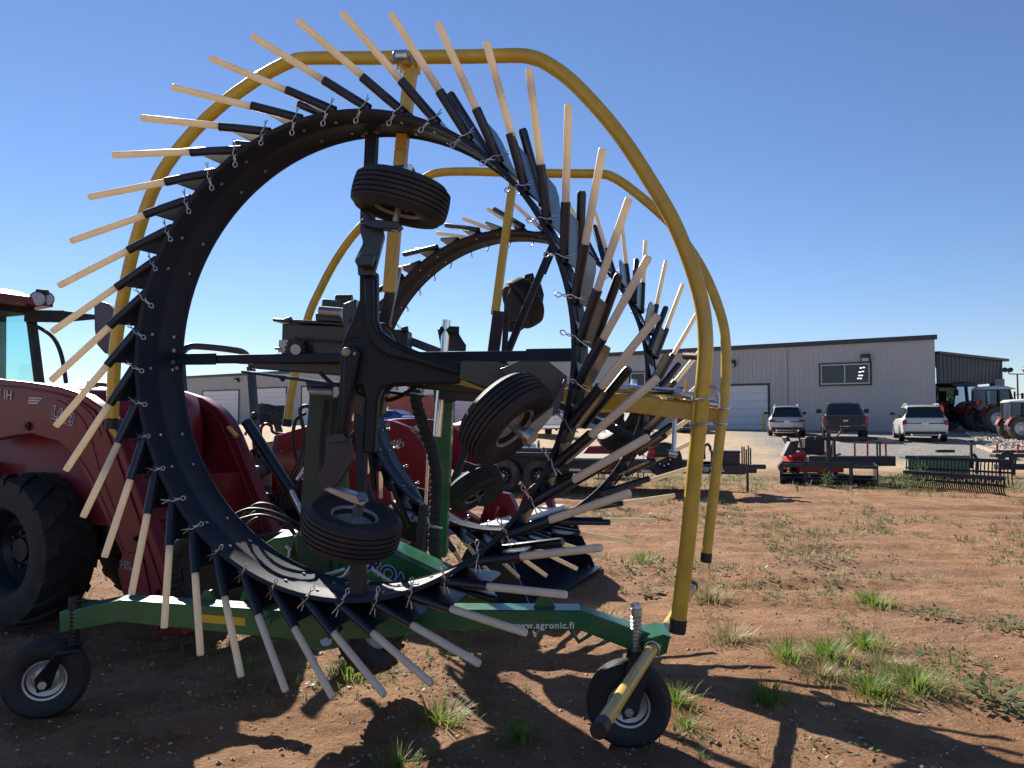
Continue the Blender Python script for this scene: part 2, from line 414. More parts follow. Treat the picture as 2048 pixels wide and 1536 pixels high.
# ------------------------------------------------------------------ wheels
def tyre_prof(r,w,rr,gro=(),gd=.012):
    h=w/2
    p=[(rr,-h*.72),(rr+.012,-h*.86),(rr+(r-rr)*.45,-h),(rr+(r-rr)*.75,-h*.97),(r-.022*r/.24,-h*.84)]
    tread=[(-h*.68,0)]
    for g in gro:
        tread+=[(g*h-.004,0),(g*h-.002,1),(g*h+.002,1),(g*h+.004,0)]
    tread.append((h*.68,0))
    for z,d in tread:
        cr=r-.10*r*(z/h)**2*.5
        p.append((cr-(gd if d else 0),z))
    p+=[(r-.022*r/.24,h*.84),(rr+(r-rr)*.75,h*.97),(rr+(r-rr)*.45,h),(rr+.012,h*.86),(rr,h*.72)]
    return p
GRO=(-.52,-.26,0,.26,.52)
def support_wheel(parent,c,axis,r=.24,w=.18,name='support_wheel',hub=True,tm='rubber'):
    c=V(c); a=V(axis).normalized()
    m=MB(); pr=tyre_prof(r,w,.112,GRO); m.lathe(pr+[(.10,w*.3),(.10,-w*.3)],c,a,44)
    m.v and m.f and None
    o=m.build(name,tm,parent)
    m=MB()
    pr=[(.001,-w*.18),(.055,-w*.2),(.075,-w*.12),(.10,-w*.16),(.104,-w*.36),(.117,-w*.38),(.117,-w*.34),(.108,-w*.3),(.108,w*.3),(.117,w*.34),(.117,w*.38),(.104,w*.36),(.10,w*.16),(.075,w*.12),(.055,w*.2),(.001,w*.18)]
    m.lathe(pr,c,a,36)
    x=a.cross(V((.3,.2,.93))).normalized(); y=a.cross(x)
    for k in range(4):
        q=c+(x*math.cos(k*PI/2)+y*math.sin(k*PI/2))*.07
        m.cyl(q-a*w*.24,q+a*w*.24,.008,6)
    m.build('rim','rim_steel',o)
    if hub:
        m=MB(); m.cyl(c-a*(w/2+.05),c+a*(w/2+.05),.016,12)
        m.cyl(c-a*(w/2+.075),c-a*(w/2+.05),.024,6); m.cyl(c+a*(w/2+.05),c+a*(w/2+.075),.024,6)
        m.build('axle','zinc',o)
    return o

# ------------------------------------------------------------------ the hay rake
g0=G(760,1330)
rake=thing('hay_rake','tall folded green and yellow hay rake with two black tined rotor rings','hay rake',(g0.x,g0.y,0))
def rotor_axes(yaw,pit):
    n=np.array([math.sin(yaw)*math.cos(pit),math.sin(pit),-math.cos(yaw)*math.cos(pit)])
    u=np.cross(np.array([0,-1.,0]),n); u/=np.linalg.norm(u); v=np.cross(n,u)
    return camv(*u),camv(*v),camv(*n)
NC=CP+camv(-.9651,-.1622,4.05); NU,NV,NN=rotor_axes(-.3029,-.0291)
FC=CP+camv(-.0049,-.0075,6.9681); FU,FV,FN=rotor_axes(-.3405,-.1111)
RTIP,RBAS,HT,DPH=1.7344,1.4587,.1323,.2017
def rotor(c,u,v,n,hs,ph,spoke):
    F=Matrix(((u.x,v.x,n.x,c.x),(u.y,v.y,n.y,c.y),(u.z,v.z,n.z,c.z),(0,0,0,1)))
    m=MB(); z=V((0,0,hs))
    pr=[(1.314,-.055),(1.314,-.075),(1.305,-.08),(1.305,-.19),(1.308,-.195),(1.308,-.235),(1.305,-.24),(1.305,-.40),(1.300,-.418),(1.283,-.422),(1.280,-.412),(1.290,-.402),(1.293,-.385),(1.292,-.24),(1.2895,-.235),(1.2895,-.195),(1.292,-.19),(1.292,-.062)]
    m.lathe([(r,h) for r,h in pr],(0,0,0),z,120)
    k=len(pr)
    m.lathe([pr[-1],pr[0]],(0,0,0),z,120)
    ring=m.build('rotor_ring','band_paint',rake,mw=F,sharp=30)
    # fasteners seen on the inside of the band
    m=MB()
    for i in range(40):
        a=i*PI/20+.05
        for hh,rr in((-.15,1.284),(-.33,1.284)):
            if (i*7+int(hh*100))%3==0: continue
            p=V((math.cos(a)*1.293,math.sin(a)*1.293,hh*hs)); q=V((math.cos(a)*rr,math.sin(a)*rr,hh*hs))
            m.cyl(p,q,.010,6)
    for sa in spoke:
        for j in range(4):
            a=sa+(j-1.5)*.028
            p=V((math.cos(a)*1.293,math.sin(a)*1.293,(-.33-.03*(j%2))*hs)); m.cyl(p,p*.985,.013,6)
    o=m.build('bolt_set','zinc',ring,mw=F)
    # one tine, its holder and its clip, then copies round the ring
    B=V((RBAS,0,0)); T=V((RTIP*math.cos(DPH),RTIP*math.sin(DPH),HT*hs)); d=(T-B).normalized()
    S0=B-d*.275
    nz_=V((0,0,-hs))
    m=MB(); m.tube([B-d*.06,B+(T-B)*.5,T-d*.01,T],[.0195,.0192,.0188,.0165],14)
    tine=m.build('tine','tine_plastic',ring,mw=F)
    def holder(back):
        m=MB(); m.tube([S0-d*.01,B],.0245,14,cap=False); m.tube([B,B-d*.02,],.0205,14,cap=False)
        side=d.cross(nz_).normalized()
        w_=.325
        poly=[S0+nz_*.02,B-d*.025+nz_*.02,B-d*.03+nz_*(w_-.05),B-d*.07+nz_*w_,S0+nz_*w_]
        m.prism(poly,side*.007)
        # welded gusset that ties the plate to the band
        m.prism([S0+nz_*.05,S0+nz_*w_,V((1.30,-.10,-hs*.38)),V((1.30,-.10,-hs*.12))],V((.006,0,0)))
        if back:
            m.tube([S0+nz_*(w_+.015),B+d*.125+nz_*(w_+.015),B+d*.14+nz_*(w_+.015)],[.0245,.0245,.019],14)
        return m
    hA=holder(True).build('tine_holder','black_paint',ring,mw=F)
    hB=holder(False).build('tine_holder','black_paint',ring,mw=F)
    m=MB(); px_=d.cross(V((0,0,1))).normalized()
    if px_.x>0: px_=-px_
    q=S0+d*.012+V((0,0,hs*.028))
    pts=[q-px_*.055-d*.012,q-px_*.02-d*.004,q+px_*.0,q+px_*.028+d*.010,q+px_*.055-d*.004,q+px_*.085+d*.012,q+px_*.102,q+px_*.085-d*.012,q+px_*.055+d*.006,q+px_*.03-d*.008]
    pts2=[q-px_*.06+V((0,0,-hs*.02))+d*.014,q+px_*.03+V((0,0,-hs*.01))-d*.008]
    m.tube(smooth_path(pts,4),.0032,6); m.tube(pts2,.0032,6); m.cyl(S0+d*.012-V((0,0,hs*.035)),S0+d*.012+V((0,0,hs*.033)),.004,6)
    clip=m.build('spring_clip','zinc',ring,mw=F)
    for i in range(40):
        a=ph+i*PI/20
        for src,jit in((tine,.006),(hA if i%2==0 else hB,0),(clip,0)):
            o=src if (i==0 and src is not hB) or (i==1 and src is hB) else src.copy()
            if o is not src: COL.objects.link(o)
            o.parent=ring; rot=Matrix.Rotation(a+random.uniform(-jit,jit),4,'Z')
            if src is clip: rot=rot@Matrix.Translation(S0)@Matrix.Rotation(random.uniform(-.35,.35),4,d)@Matrix.Translation(-S0)
            o.matrix_local=rot
    # spokes across the ring
    for sa in spoke:
        m=MB(); e=V((math.cos(sa),math.sin(sa),0)); t_=V((-e.y,e.x,0)); o_=V((0,0,-.38*hs))
        m.bar(e*.10+o_,e*1.285+o_,.055,.05,up=(0,0,1),w1=.05,h1=.05)
        m.box(e*1.13+o_+V((0,0,.032*hs))+t_*.0,(.30,.07,.012),(e,t_,V((0,0,1))))
        m.build('spoke','band_paint',ring,mw=F,bevel=.004)
    return ring,F
nring,NF=rotor(NC,NU,NV,NN,1,1.1368,[R(88),R(180),R(270),R(0)])
fring,FF=rotor(FC,FU,FV,FN,-1,.9513,[R(68),R(158),R(248),R(338)])

# spider casting on the near rotor
m=MB(); D=3.86
def taper(m,pts,ws,D,th=.07):
    pts=[U(x,y,D) for x,y in pts]
    for i in range(len(pts)-1):
        k=D/FPX; m.bar(pts[i],pts[i+1],ws[i]*k,th,up=FW,w1=ws[i+1]*k,h1=th)
m.plate([(722,548),(756,545),(757,640),(764,662),(790,682),(835,702),(928,730),(920,768),(850,768),(790,770),(768,775),(758,800),(752,905),(727,905),(733,800),(726,772),(716,770),(703,810),(697,895),(671,892),(677,830),(683,760),(684,705),(690,680),(708,640),(722,600)],3.86,.09)
m.plate([(729,556),(747,556),(748,642),(757,668),(790,691),(832,709),(922,738),(918,750),(828,724),(775,712),(748,692),(735,655)],3.80,.05)
m.plate([(690,700),(712,690),(722,706),(712,760),(700,800),(692,870),(680,870),(686,800)],3.80,.05)
m.cyl(U(716,706,D),U(716,706,D+.25),.085,24); m.cyl(U(693,705,D-.075),U(693,705,D+.04),.024,20)
m.build('spider_casting','casting',rake,bevel=.012)
m=MB(); m.lathe([(.001,-.012),(.012,-.012),(.022,-.004),(.024,.006),(.024,.03)],U(692,704,D-.07),FW,20); m.cyl(U(709,707,D-.085),U(709,707,D),.009,6)
m.build('bearing_cap','tan_worn',rake)
# wheels under the near rotor, with their bent plate arms
wt=support_wheel(rake,U(802,396,3.76),(.23,0,.97))
wr=support_wheel(rake,U(1011,838,3.58),(.66,-.36,-.66))
wb=support_wheel(rake,U(704,1056,3.72),(.23,-.22,.94))
def arm(parts,mt='black_paint',name='wheel_arm',bev=.004):
    m=MB()
    for px,D,th in parts: m.plate(px,D,th)
    return m.build(name,mt,rake,bevel=bev)
arm([([(722,418),(766,455),(769,475),(757,520),(748,552),(718,552),(716,530),(711,522),(728,487),(722,465)],3.80,.05),
     ([(728,440),(800,446),(806,455),(795,462),(745,458),(722,448)],3.72,.08),
     ([(790,336),(826,334),(832,345),(800,350)],3.78,.10),
     ([(711,524),(722,508),(750,514),(744,532),(716,533)],3.70,.05)])
m=MB(); m.bar(U(748,415,3.92),U(748,335,3.96),.07,.05,up=FW); m.build('wheel_arm','dull_black',rake,bevel=.004)
arm([([(922,722),(990,722),(1060,738),(1080,760),(1050,800),(1000,792),(975,776),(918,758)],3.82,.05),
     ([(1000,738),(1040,722),(1095,722),(1134,753),(1129,780),(1112,822),(1082,852),(1062,838),(1095,800),(1085,770),(1050,745),(1010,752)],3.60,.05)])
arm([([(1062,846),(1098,818),(1108,812),(1104,832),(1082,858),(1060,882),(1048,884),(1044,874)],3.42,.02)],'tan_worn')
arm([([(1100,812),(1128,758),(1135,760),(1118,815),(1106,834)],3.44,.02)],'black_paint')
arm([([(655,872),(700,876),(708,918),(690,950),(672,975),(640,992),(640,950),(652,925)],3.80,.05),
     ([(655,874),(668,866),(688,866),(700,880),(690,884),(660,886)],3.70,.05)])
arm([([(652,976),(664,971),(722,990),(735,1004),(728,1009),(708,1003),(668,985)],3.55,.10)],'steel_worn')
m=MB(); m.bar(U(716,1185,3.86),U(716,1120,3.86),.075,.06,up=FW); m.build('wheel_arm','dull_black',rake,bevel=.004)
m=MB(); m.cyl(U(722,1000,3.58),U(716,1028,3.64),.022,16); m.cyl(U(724,992,3.56),U(722,1002,3.58),.028,6); m.build('axle_pin','zinc',rake)
m=MB(); m.cyl(U(1036,858,3.44),U(1058,870,3.40),.020,16); m.cyl(U(1055,868,3.405),U(1066,876,3.385),.032,16); m.build('axle_pin','zinc',rake)
# wheels of the far rotor
support_wheel(rake,U(1046,606,7.15),(.75,.35,.45))
arm([([(1008,606),(1018,580),(1048,556),(1050,550),(1066,546),(1070,560),(1082,568),(1088,590),(1084,615),(1066,645),(1034,666),(1008,662)],7.35,.04),
     ([(1010,605),(1020,578),(1062,556),(1046,600),(1036,640),(1016,642)],7.0,.06)],'dull_black')
support_wheel(rake,U(1241,852,6.75),(.72,.3,-.6))
arm([([(1290,800),(1312,830),(1296,880),(1262,916),(1256,908),(1284,868),(1292,830)],6.6,.06),
     ([(1168,808),(1192,800),(1290,846),(1286,870),(1180,826)],6.7,.06)],'black_paint')
support_wheel(rake,U(945,978,6.45),(.55,-.35,-.78))
arm([([(930,922),(952,930),(992,928),(1010,962),(1006,984),(980,1010),(956,1012),(968,990),(960,955),(932,948)],6.35,.05)],'dull_black')
support_wheel(rake,U(822,1040,7.1),(.5,-.3,.8))
arm([([(836,975),(872,985),(866,1060),(846,1060),(848,1010)],7.0,.05)],'dull_black')

# guard hoops
NP=NC-NN*.45; FP=FC+FN*.45
def hoop(px,P,n,r,name='guard_hoop'):
    pts=[OP(x,y,P,n) for x,y in px]
    sp_=smooth_path(pts,6)
    m=MB(); m.tube(sp_,r,16); o=m.build(name,'yellow_paint',rake)
    m=MB()
    for a,b_ in((pts[0],pts[1]),(pts[-1],pts[-2])):
        d=(b_-a).normalized(); m.cyl(a-d*.025,a+d*.045,r+.004,16)
    m.build('end_cap','dull_black',o)
    return o
hn=hoop([(224,850),(231,700),(247,590),(275,470),(315,362),(368,285),(436,216),(512,160),(572,127),(600,118),(640,116),(740,116),(840,114),(940,113),(1030,111),(1060,114),(1090,125),(1140,160),(1200,222),(1250,285),(1300,362),(1345,440),(1380,525),(1402,600),(1410,660),(1410,720),(1400,830),(1388,950),(1377,1070),(1366,1165),(1355,1255)],NP,NN,.0395)
hf=hoop([(574,848),(582,790),(600,700),(618,630),(640,580),(672,520),(714,462),(780,400),(850,356),(880,345),(940,343),(1040,346),(1140,347),(1200,348),(1225,354),(1262,378),(1330,436),(1372,487),(1408,545),(1436,612),(1450,670),(1452,740),(1448,800),(1438,890),(1427,990),(1418,1065),(1412,1118)],FP,FN,.0385)
m=MB(); m.path([OP(822,140,NP+NN*.05,NN),OP(803,300,NP+NN*.05,NN),OP(790,450,NP+NN*.05,NN),OP(779,585,NP+NN*.05,NN)],.068,.05,up=NN)
m.plate([(806,122),(836,126),(838,140),(832,160),(814,158),(806,140)],4.5,.05)
for x,y in((796,130),(826,135),(803,138),(838,140)): m.cyl(U(x,y-9,4.42),U(x,y+9,4.42),.010,6)
m.build('hoop_post','yellow_paint',rake,bevel=.004)
m=MB()
m.cyl(U(792,113,4.38),U(815,112,4.38),.035,14); m.tube(smooth_path([U(788,125,4.40),U(789,106,4.42),U(797,103,4.44),U(803,108,4.46),U(803,124,4.44)],4),.010,8)
m.tube(smooth_path([U(823,128,4.40),U(824,110,4.42),U(830,106,4.44),U(836,111,4.46),U(836,126,4.44)],4),.010,8)
m.build('hoop_clamp','zinc',rake)
m=MB(); m.path([OP(1028,352,FP,FN),OP(1010,480,FP,FN),OP(990,630,FP,FN)],.065,.05,up=FN); m.plate([(1018,345),(1036,343),(1040,356),(1020,358)],6.4,.12)
m.build('hoop_post','yellow_paint',rake,bevel=.004)
m=MB(); m.bar(U(998,622,6.4),U(986,712,6.45),.10,.08,up=FW); m.bar(U(1014,620,6.5),U(1008,712,6.55),.05,.07,up=FW); m.build('post_sleeve','black_paint',rake,bevel=.005)
m=MB(); m.bar(U(792,535,4.72),U(768,655,4.75),.065,.08,up=FW); m.build('post_sleeve','black_paint',rake,bevel=.005)
# yellow cross beams and rods at the right
m=MB(); yb=[OP(1130,792,NP-NN*.06,NN),OP(1398,826,NP-NN*.06,NN)]
m.bar(yb[0],yb[1],.05,.085,up=(0,0,1)); m.prism([OP(1388,782,NP+NN*.0,NN),OP(1394,782,NP,NN),OP(1389,850,NP,NN),OP(1383,850,NP,NN)],NN*.12)
m.build('cross_beam','yellow_paint',rake,bevel=.004)
fb=[OP(1380,815,FP-FN*.1,FN),OP(1436,832,FP-FN*.1,FN)]
m=MB(); m.bar(fb[0],fb[1],.07,.11,up=(0,0,1)); m.bar(U(1180,812,6.2),fb[0],.07,.10,up=(0,0,1)); m.build('cross_beam','yellow_paint',rake,bevel=.004)
m=MB()
m.cyl(U(1130,766,4.45),U(1365,787,3.95),.024,14); m.cyl(U(1262,768,4.2),U(1272,770,4.2),.03,14); m.cyl(U(1352,784,3.97),U(1366,788,3.95),.034,8); m.cyl(U(1366,788,3.95),U(1400,796,3.9),.02,12)
m.cyl(U(1130,775,4.5),U(1390,803,3.96),.019,14); m.cyl(U(1325,789,4.07),U(1331,799,4.07),.024,12); m.cyl(U(1390,803,3.96),U(1440,810,3.92),.020,12)
m.build('adjusting_rod','chrome',rake)
m=MB(); m.plate([(1366,800),(1371,757),(1375,757),(1371,802)],4.0,.02); m.plate([(1258,800),(1262,768),(1267,768),(1263,800)],4.2,.02); m.build('rod_bracket','yellow_paint',rake)
m=MB()
for x0,y0,D in((1398,797,3.82),(1394,847,3.82)):
    m.tube(smooth_path([U(x0-8,y0+3,D-.02),U(x0+10,y0+2,D-.05),U(x0+26,y0,D),U(x0+28,y0+2,D+.06),U(x0+2,y0,D+.07)],5),.007,8)
    m.cyl(U(x0-14,y0,D),U(x0-6,y0+2,D),.012,6)
for x0,y0,D in((1446,817,5.9),(1442,848,5.9)):
    m.tube(smooth_path([U(x0-16,y0-2,D-.02),U(x0+2,y0,D-.1),U(x0+12,y0,D),U(x0+2,y0,D+.05)],5),.009,8); m.cyl(U(x0-28,y0-4,D),U(x0-14,y0-2,D),.014,6)
for x in(1229,1273): m.tube([U(x,y,4.12) for y in(792,795,812,816)],.009,8)
m.tube(smooth_path([U(1420,773,3.9),U(1432,772,3.88),U(1432,777,3.9),U(1422,777,3.95)],5),.007,8); m.tube([U(1425,776,3.9),U(1438,790,3.9),U(1437,815,3.9)],.007,8)
m.build('clamp_bolts','zinc',rake)
m=MB(); m.cyl(U(1350,838,3.75),U(1347,908,3.72),.011,12); m.cyl(U(1330,905,3.72),U(1354,909,3.72),.017,12); m.cyl(U(1349,902,3.72),U(1348,914,3.72),.014,6); cr=m.build('crank_handle','zinc',rake)
m=MB(); m.tube([U(1300,904,3.72),U(1308,904,3.72),U(1336,907,3.72)],[.024,.026,.019],14); m.build('grip','trim_black',cr)
m=MB(); m.tube([U(1298,904,3.72),U(1307,904,3.72)],[.027,.0265],14); m.build('grip_end','red_bright',cr)
m=MB(); m.tube([U(1370,712,4.1),U(1398,713,4.0)],[.020,.018],14); g=m.build('grip','trim_black',rake)
m=MB(); m.tube([U(1367,712,4.1),U(1373,712,4.1)],[.022,.022],14); m.build('grip_end','red_lens',g)

# centre carriage between the rotors
m=MB()
m.prism([U(515,738,4.75),U(690,752,4.75),U(850,778,4.75),U(1170,806,4.75),U(1170,770,4.75),U(850,730,4.75),U(690,712,4.75),U(520,712,4.75)],FW*.22)
m.prism([U(498,742,4.68),U(850,790,4.68),U(850,796,4.68),U(498,746,4.68)],FW*.30)
m.prism([U(574,650,4.75),U(700,654,4.75),U(700,715,4.75),U(572,715,4.75)],FW*.2)
m.prism([U(558,640,4.72),U(700,648,4.72),U(700,655,4.72),U(558,646,4.72)],FW*.26)
m.prism([U(566,640,4.6),U(583,633,4.6),U(584,646,4.6)],FW*.05); m.prism([U(553,750,4.6),U(573,752,4.6),U(566,764,4.6)],FW*.05)
m.prism([U(757,658,4.75),U(820,663,4.75),U(820,708,4.75),U(757,708,4.75)],FW*.2); m.prism([U(802,656,4.62),U(816,652,4.62),U(817,664,4.62),U(804,664,4.62)],FW*.04)
m.prism([U(645,646,4.75),U(650,600,4.75),U(706,606,4.75),U(710,655,4.75)],FW*.14)
m.prism([U(640,850-70,4.8),U(690,790,4.8),U(688,765,4.8),U(618,760,4.8),U(622,782,4.8)],FW*.18)
m.bar(U(820,682,4.9),U(880,705,4.9),.06,.05); m.bar(U(880,782,5.6),U(1000,790,5.6),.12,.18,up=FW)
m.build('carriage_beam','black_paint',rake,bevel=.006)
m=MB(); m.prism([U(653,605,4.74),U(700,608,4.74),U(698,622,4.74),U(653,620,4.74)],FW*.16); m.prism([U(636,628,4.62),U(690,632,4.62),U(690,645,4.62),U(636,643,4.62)],FW*.12); m.cyl(U(672,600,4.85),U(705,600,4.85),.035,12); m.build('lift_bracket','dark_green',rake,bevel=.004)
m=MB(); m.cyl(U(640,623,4.58),U(690,627,4.56),.033,16); m.lathe([(.001,.0),(.036,.0),(.036,.02),(.001,.02)],U(692,628,4.5),FW,16)
m.cyl(U(622,783,4.58),U(668,785,4.56),.034,16); m.plate([(668,775),(676,770),(679,785),(674,795),(668,793)],4.5,.03); m.plate([(684,620),(692,622),(692,643),(686,645)],4.5,.02)
m.build('pivot_pin','steel_worn',rake)
m=MB()                                               # roller chain and sprocket
c=U(591,699,4.55); rp=[]
for k in range(28):
    a=2*PI*k/28; rr=.067 if k%2 else .052
    rp.append(c+RT*math.cos(a)*rr+UPV*math.sin(a)*rr)
m.prism(rp,FW*.025)
for k in range(22):
    x=592+k*6.0; m.box(U(x,676+k*.4+(k%2),4.55),(.017,.025,.013),(RT,FW,UPV)); m.box(U(x,722+k*.3,4.55),(.017,.025,.013),(RT,FW,UPV))
m.build('drive_chain','dull_black',rake)
m=MB(); m.cyl(U(591,699,4.50),U(591,699,4.56),.030,20); m.cyl(U(591,699,4.47),U(591,699,4.5),.012,6); m.plate([(559,680),(577,680),(577,705),(557,705)],4.62,.02); m.cyl(U(550,697,4.6),U(560,697,4.6),.008,8); m.build('sprocket_hub','steel_worn',rake)
m=MB(); m.prism([U(807,741,4.5),U(912,756,4.5),U(1000,790,4.5),U(920,770,4.5),U(807,757,4.5)],FW*.04)
m.prism([U(395,712,4.9),U(480,722,4.9),U(556,724,4.9),U(556,732,4.9),U(480,728,4.9)],FW*.04); m.build('stop_bar','yellow_paint',rake,bevel=.002)
m=MB()
for x,y in((814,749),(850,752)): m.cyl(U(x,y,4.44),U(x,y,4.5),.012,6)
m.build('stop_bolts','zinc',rake)
def hose(px,D,r,name='hydraulic_hose',par=None,mt='dull_black'):
    m=MB(); m.tube(smooth_path([U(x,y,D if isinstance(D,(int,float)) else D[i]) for i,(x,y) in enumerate(px)],6),r,8)
    return m.build(name,mt,par or rake)
m=MB(); m.cyl(U(742,740,4.1),U(752,737,4.75),.15,28); m.cyl(U(733,739,3.95),U(733,739,4.05),.13,24); m.build('gearbox','dull_black',rake,bevel=.01)
m=MB(); m.prism([U(690,610,4.5),U(716,600,4.5),U(722,720,4.5),U(690,720,4.5)],FW*.12); m.prism([U(700,765,4.45),U(775,775,4.45),U(768,830,4.45),U(744,842,4.45),U(700,820,4.45)],FW*.15); m.prism([U(770,690,4.3),U(850,720,4.3),U(850,770,4.3),U(770,775,4.3)],FW*.12); m.build('carriage_plate','black_paint',rake,bevel=.006)
hose([(700,640),(730,660),(770,650),(800,690),(812,740)],4.4,.012); hose([(640,745),(670,770),(700,760),(730,790),(780,800),(830,775)],4.5,.012); hose([(650,800),(640,900),(650,1000),(640,1080)],4.85,.012); hose([(668,800),(662,900),(672,1000),(664,1090)],4.85,.010)
# green lift posts
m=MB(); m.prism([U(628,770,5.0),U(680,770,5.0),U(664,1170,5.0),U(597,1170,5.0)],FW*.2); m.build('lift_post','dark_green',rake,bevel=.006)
m=MB(); m.prism([U(680,775,4.98),U(684,775,4.98),U(700,1000,4.98),U(668,1175,4.98),U(655,1175,4.98)],FW*.03); m.build('post_flange','green_paint',rake)
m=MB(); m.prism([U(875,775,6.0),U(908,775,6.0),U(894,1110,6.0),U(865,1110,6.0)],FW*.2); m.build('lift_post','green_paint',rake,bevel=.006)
m=MB(); m.cyl(U(893,640,5.6),U(874,873,5.55),.030,18); m.cyl(U(857,905,5.6),U(850,1030,5.6),.014,12); m.build('ram_rod','chrome',rake)
m=MB(); m.cyl(U(848,1010,5.58),U(838,1125,5.55),.035,16); m.build('hydraulic_ram','dull_black',rake)
m=MB(); m.plate([(876,660),(884,656),(912,658),(925,680),(932,690),(931,702),(884,702)],5.75,.10); m.cyl(U(880,661,5.6),U(918,662,5.6),.035,12); m.build('ram_clevis','dull_black',rake,bevel=.004)
m=MB(); m.plate([(868,770),(880,782),(905,784),(918,790),(918,800),(900,806),(870,804)],5.7,.14); m.build('ram_clevis','dark_green',rake,bevel=.004)
def ribbed(px,D,r,name,step=.03):
    pts=[U(x,y,(D if isinstance(D,(int,float)) else D[i])) for i,(x,y) in enumerate(px)]
    sp_=smooth_path(pts,10); out=[];rad=[]
    acc=0
    for a,b_ in zip(sp_,sp_[1:]):
        l=(b_-a).length; k=max(2,int(l/.006))
        for j in range(k):
            t=j/k; s=acc+l*t; out.append(a+(b_-a)*t); ph=(s/step)%1; rad.append(r if ph<.78 else r*.86)
        acc+=l
    m=MB(); m.tube(out,rad,12); return m.build(name,'rubber',rake,sharp=50)
ribbed([(828,780),(835,815),(850,860),(866,910),(872,960),(870,1030),(868,1090),(876,1145)],[5.2,5.2,5.2,5.2,5.2,5.2,5.2,5.2],.042,'hose_wrap',.045)
ribbed([(400,1060),(362,1090),(346,1140),(356,1185),(388,1212),(440,1220),(520,1218),(560,1200)],4.9,.045,'hose_wrap',.045)
m=MB(); m.cyl(U(829,762,5.2),U(831,782,5.2),.028,12); m.tube(smooth_path([U(818,770,5.2),U(820,782,5.2),U(828,790,5.2)],4),.012,8); m.tube(smooth_path([U(846,772,5.2),U(845,784,5.2),U(838,792,5.2)],4),.010,8)
m.tube(smooth_path([U(856,1035,5.1),U(860,1050,5.05),U(875,1055,5.05),U(884,1056,5.1)],4),.008,8); m.tube(smooth_path([U(884,1150,5.1),U(888,1160,5.1),U(880,1163,5.1),U(872,1158,5.1)],4),.007,8)
m.build('hose_fitting','zinc',rake)
hose([(468,1030),(500,1018),(545,1024),(600,1050),(615,1080)],4.75,.010)
hose([(470,1042),(520,1030),(570,1045),(615,1070)],4.78,.010)
hose([(600,940),(608,870),(600,820),(622,818),(632,880),(628,980)],5.2,.013)
hose([(596,930),(586,880),(592,840),(612,826)],5.2,.012)
hose([(700,1000),(690,940),(700,880),(712,860)],5.2,.013); hose([(745,1000),(722,930),(714,860),(716,800)],4.9,.020)
for i in range(4): hose([(742+i*5,1255),(776+i*4,1274+i*4),(806+i*5,1262-i*3),(826+i*3,1232),(812,1190)],4.45+.03*i,.009)
m=MB()
for x in(600,612,622): m.cyl(U(x-6,960,5.15),U(x+22,915,5.15),.011,10)
m.build('hose_coupler','zinc',rake)

# lower green frame, axle beam and castors
AL,AR=4.50,4.16                        # distances of the left and right castors
def ab(px,py): return U(px,py,AL+(AR-AL)*(px-140)/(1275-140)+.05)
m=MB(); th=.14
def seg(pts,h): 
    for (x0,y0,h0),(x1,y1,h1) in zip(pts,pts[1:]):
        m.prism([ab(x0,y0-h0/2),ab(x1,y1-h1/2),ab(x1,y1+h1/2),ab(x0,y0+h0/2)],FW*th)
seg([(132,1238,42),(252,1216,44),(600,1245,56),(790,1240,56),(860,1232,40),(1160,1234,40),(1268,1274,44)],0)
axl=m.build('axle_beam','green_paint',rake,bevel=.008)
m=MB()
m.prism([ab(1268,1250),ab(1300,1262),ab(1336,1272),ab(1330,1300),ab(1312,1308),ab(1300,1290),ab(1262,1296),ab(1256,1274)],FW*.10)
m.prism([ab(1275,1268),ab(1320,1256),ab(1336,1262),ab(1318,1276)],FW*.22)
m.prism([ab(1066,1216),ab(1075,1196),ab(1088,1190),ab(1102,1195),ab(1112,1216)],FW*.02)
m.build('mount_plate','green_paint',rake,bevel=.003)
m=MB(); m.tube([ab(1138,1254),ab(1158,1284),ab(1182,1268)],.012,8); m.build('hose_hook','green_paint',rake)
Mt=frame(ab(1085,1243)-FW*(th/2+.003),(ab(1150,1243)-ab(950,1243)),UPV)
text('www.agronic.fi',.050,Mt,'sticker_white',axl,'web_address_lettering',spacing=1.12,offset=.0012)
m=MB(); m.plate([(578,1228),(600,1205),(690,1180),(722,1200),(726,1240),(690,1290),(640,1300),(590,1280)],4.42,.06)
m.plate([(512,1236),(545,1238),(540,1252),(516,1250)],4.25,.05); m.plate([(826,1186),(900,1196),(892,1218),(850,1224),(832,1210)],4.22,.05)
m.plate([(480,1205),(498,1160),(520,1150),(545,1160),(560,1205)],4.55,.06); m.plate([(395,1216),(410,1180),(424,1180),(436,1216)],4.5,.04)
m.build('pivot_bracket','green_paint',rake,bevel=.004)
m=MB(); m.cyl(U(652,1280,4.34),U(652,1280,4.42),.034,20); m.cyl(U(652,1280,4.31),U(652,1280,4.34),.016,6); m.cyl(U(850,1220,4.12),U(850,1220,4.2),.014,6); m.build('pivot_bolt','steel_worn',rake)
m=MB(); m.prism([ab(415,1221)-FW*.074,ab(500,1228)-FW*.074,ab(500,1244)-FW*.074,ab(408,1236)-FW*.074],FW*.002); m.build('warning_decal','yellow_paint',rake)
m=MB()
m.prism([U(770,1078,5.0),U(900,1140,4.9),U(990,1190,4.75),U(985,1250,4.75),U(880,1232,4.9),U(735,1150,5.0)],FW*.16)
m.prism([U(770,1078,4.94),U(900,1140,4.84),U(990,1190,4.69),U(988,1200,4.69),U(898,1150,4.84),U(766,1086,4.94)],FW*.26)
df=m.build('draft_beam','green_paint',rake,bevel=.004)
dp=U(772,1144,4.905); dx=(U(900,1196,4.82)-U(760,1108,4.93)).normalized()
Mt=frame(dp-FW*.02,dx,UPV)
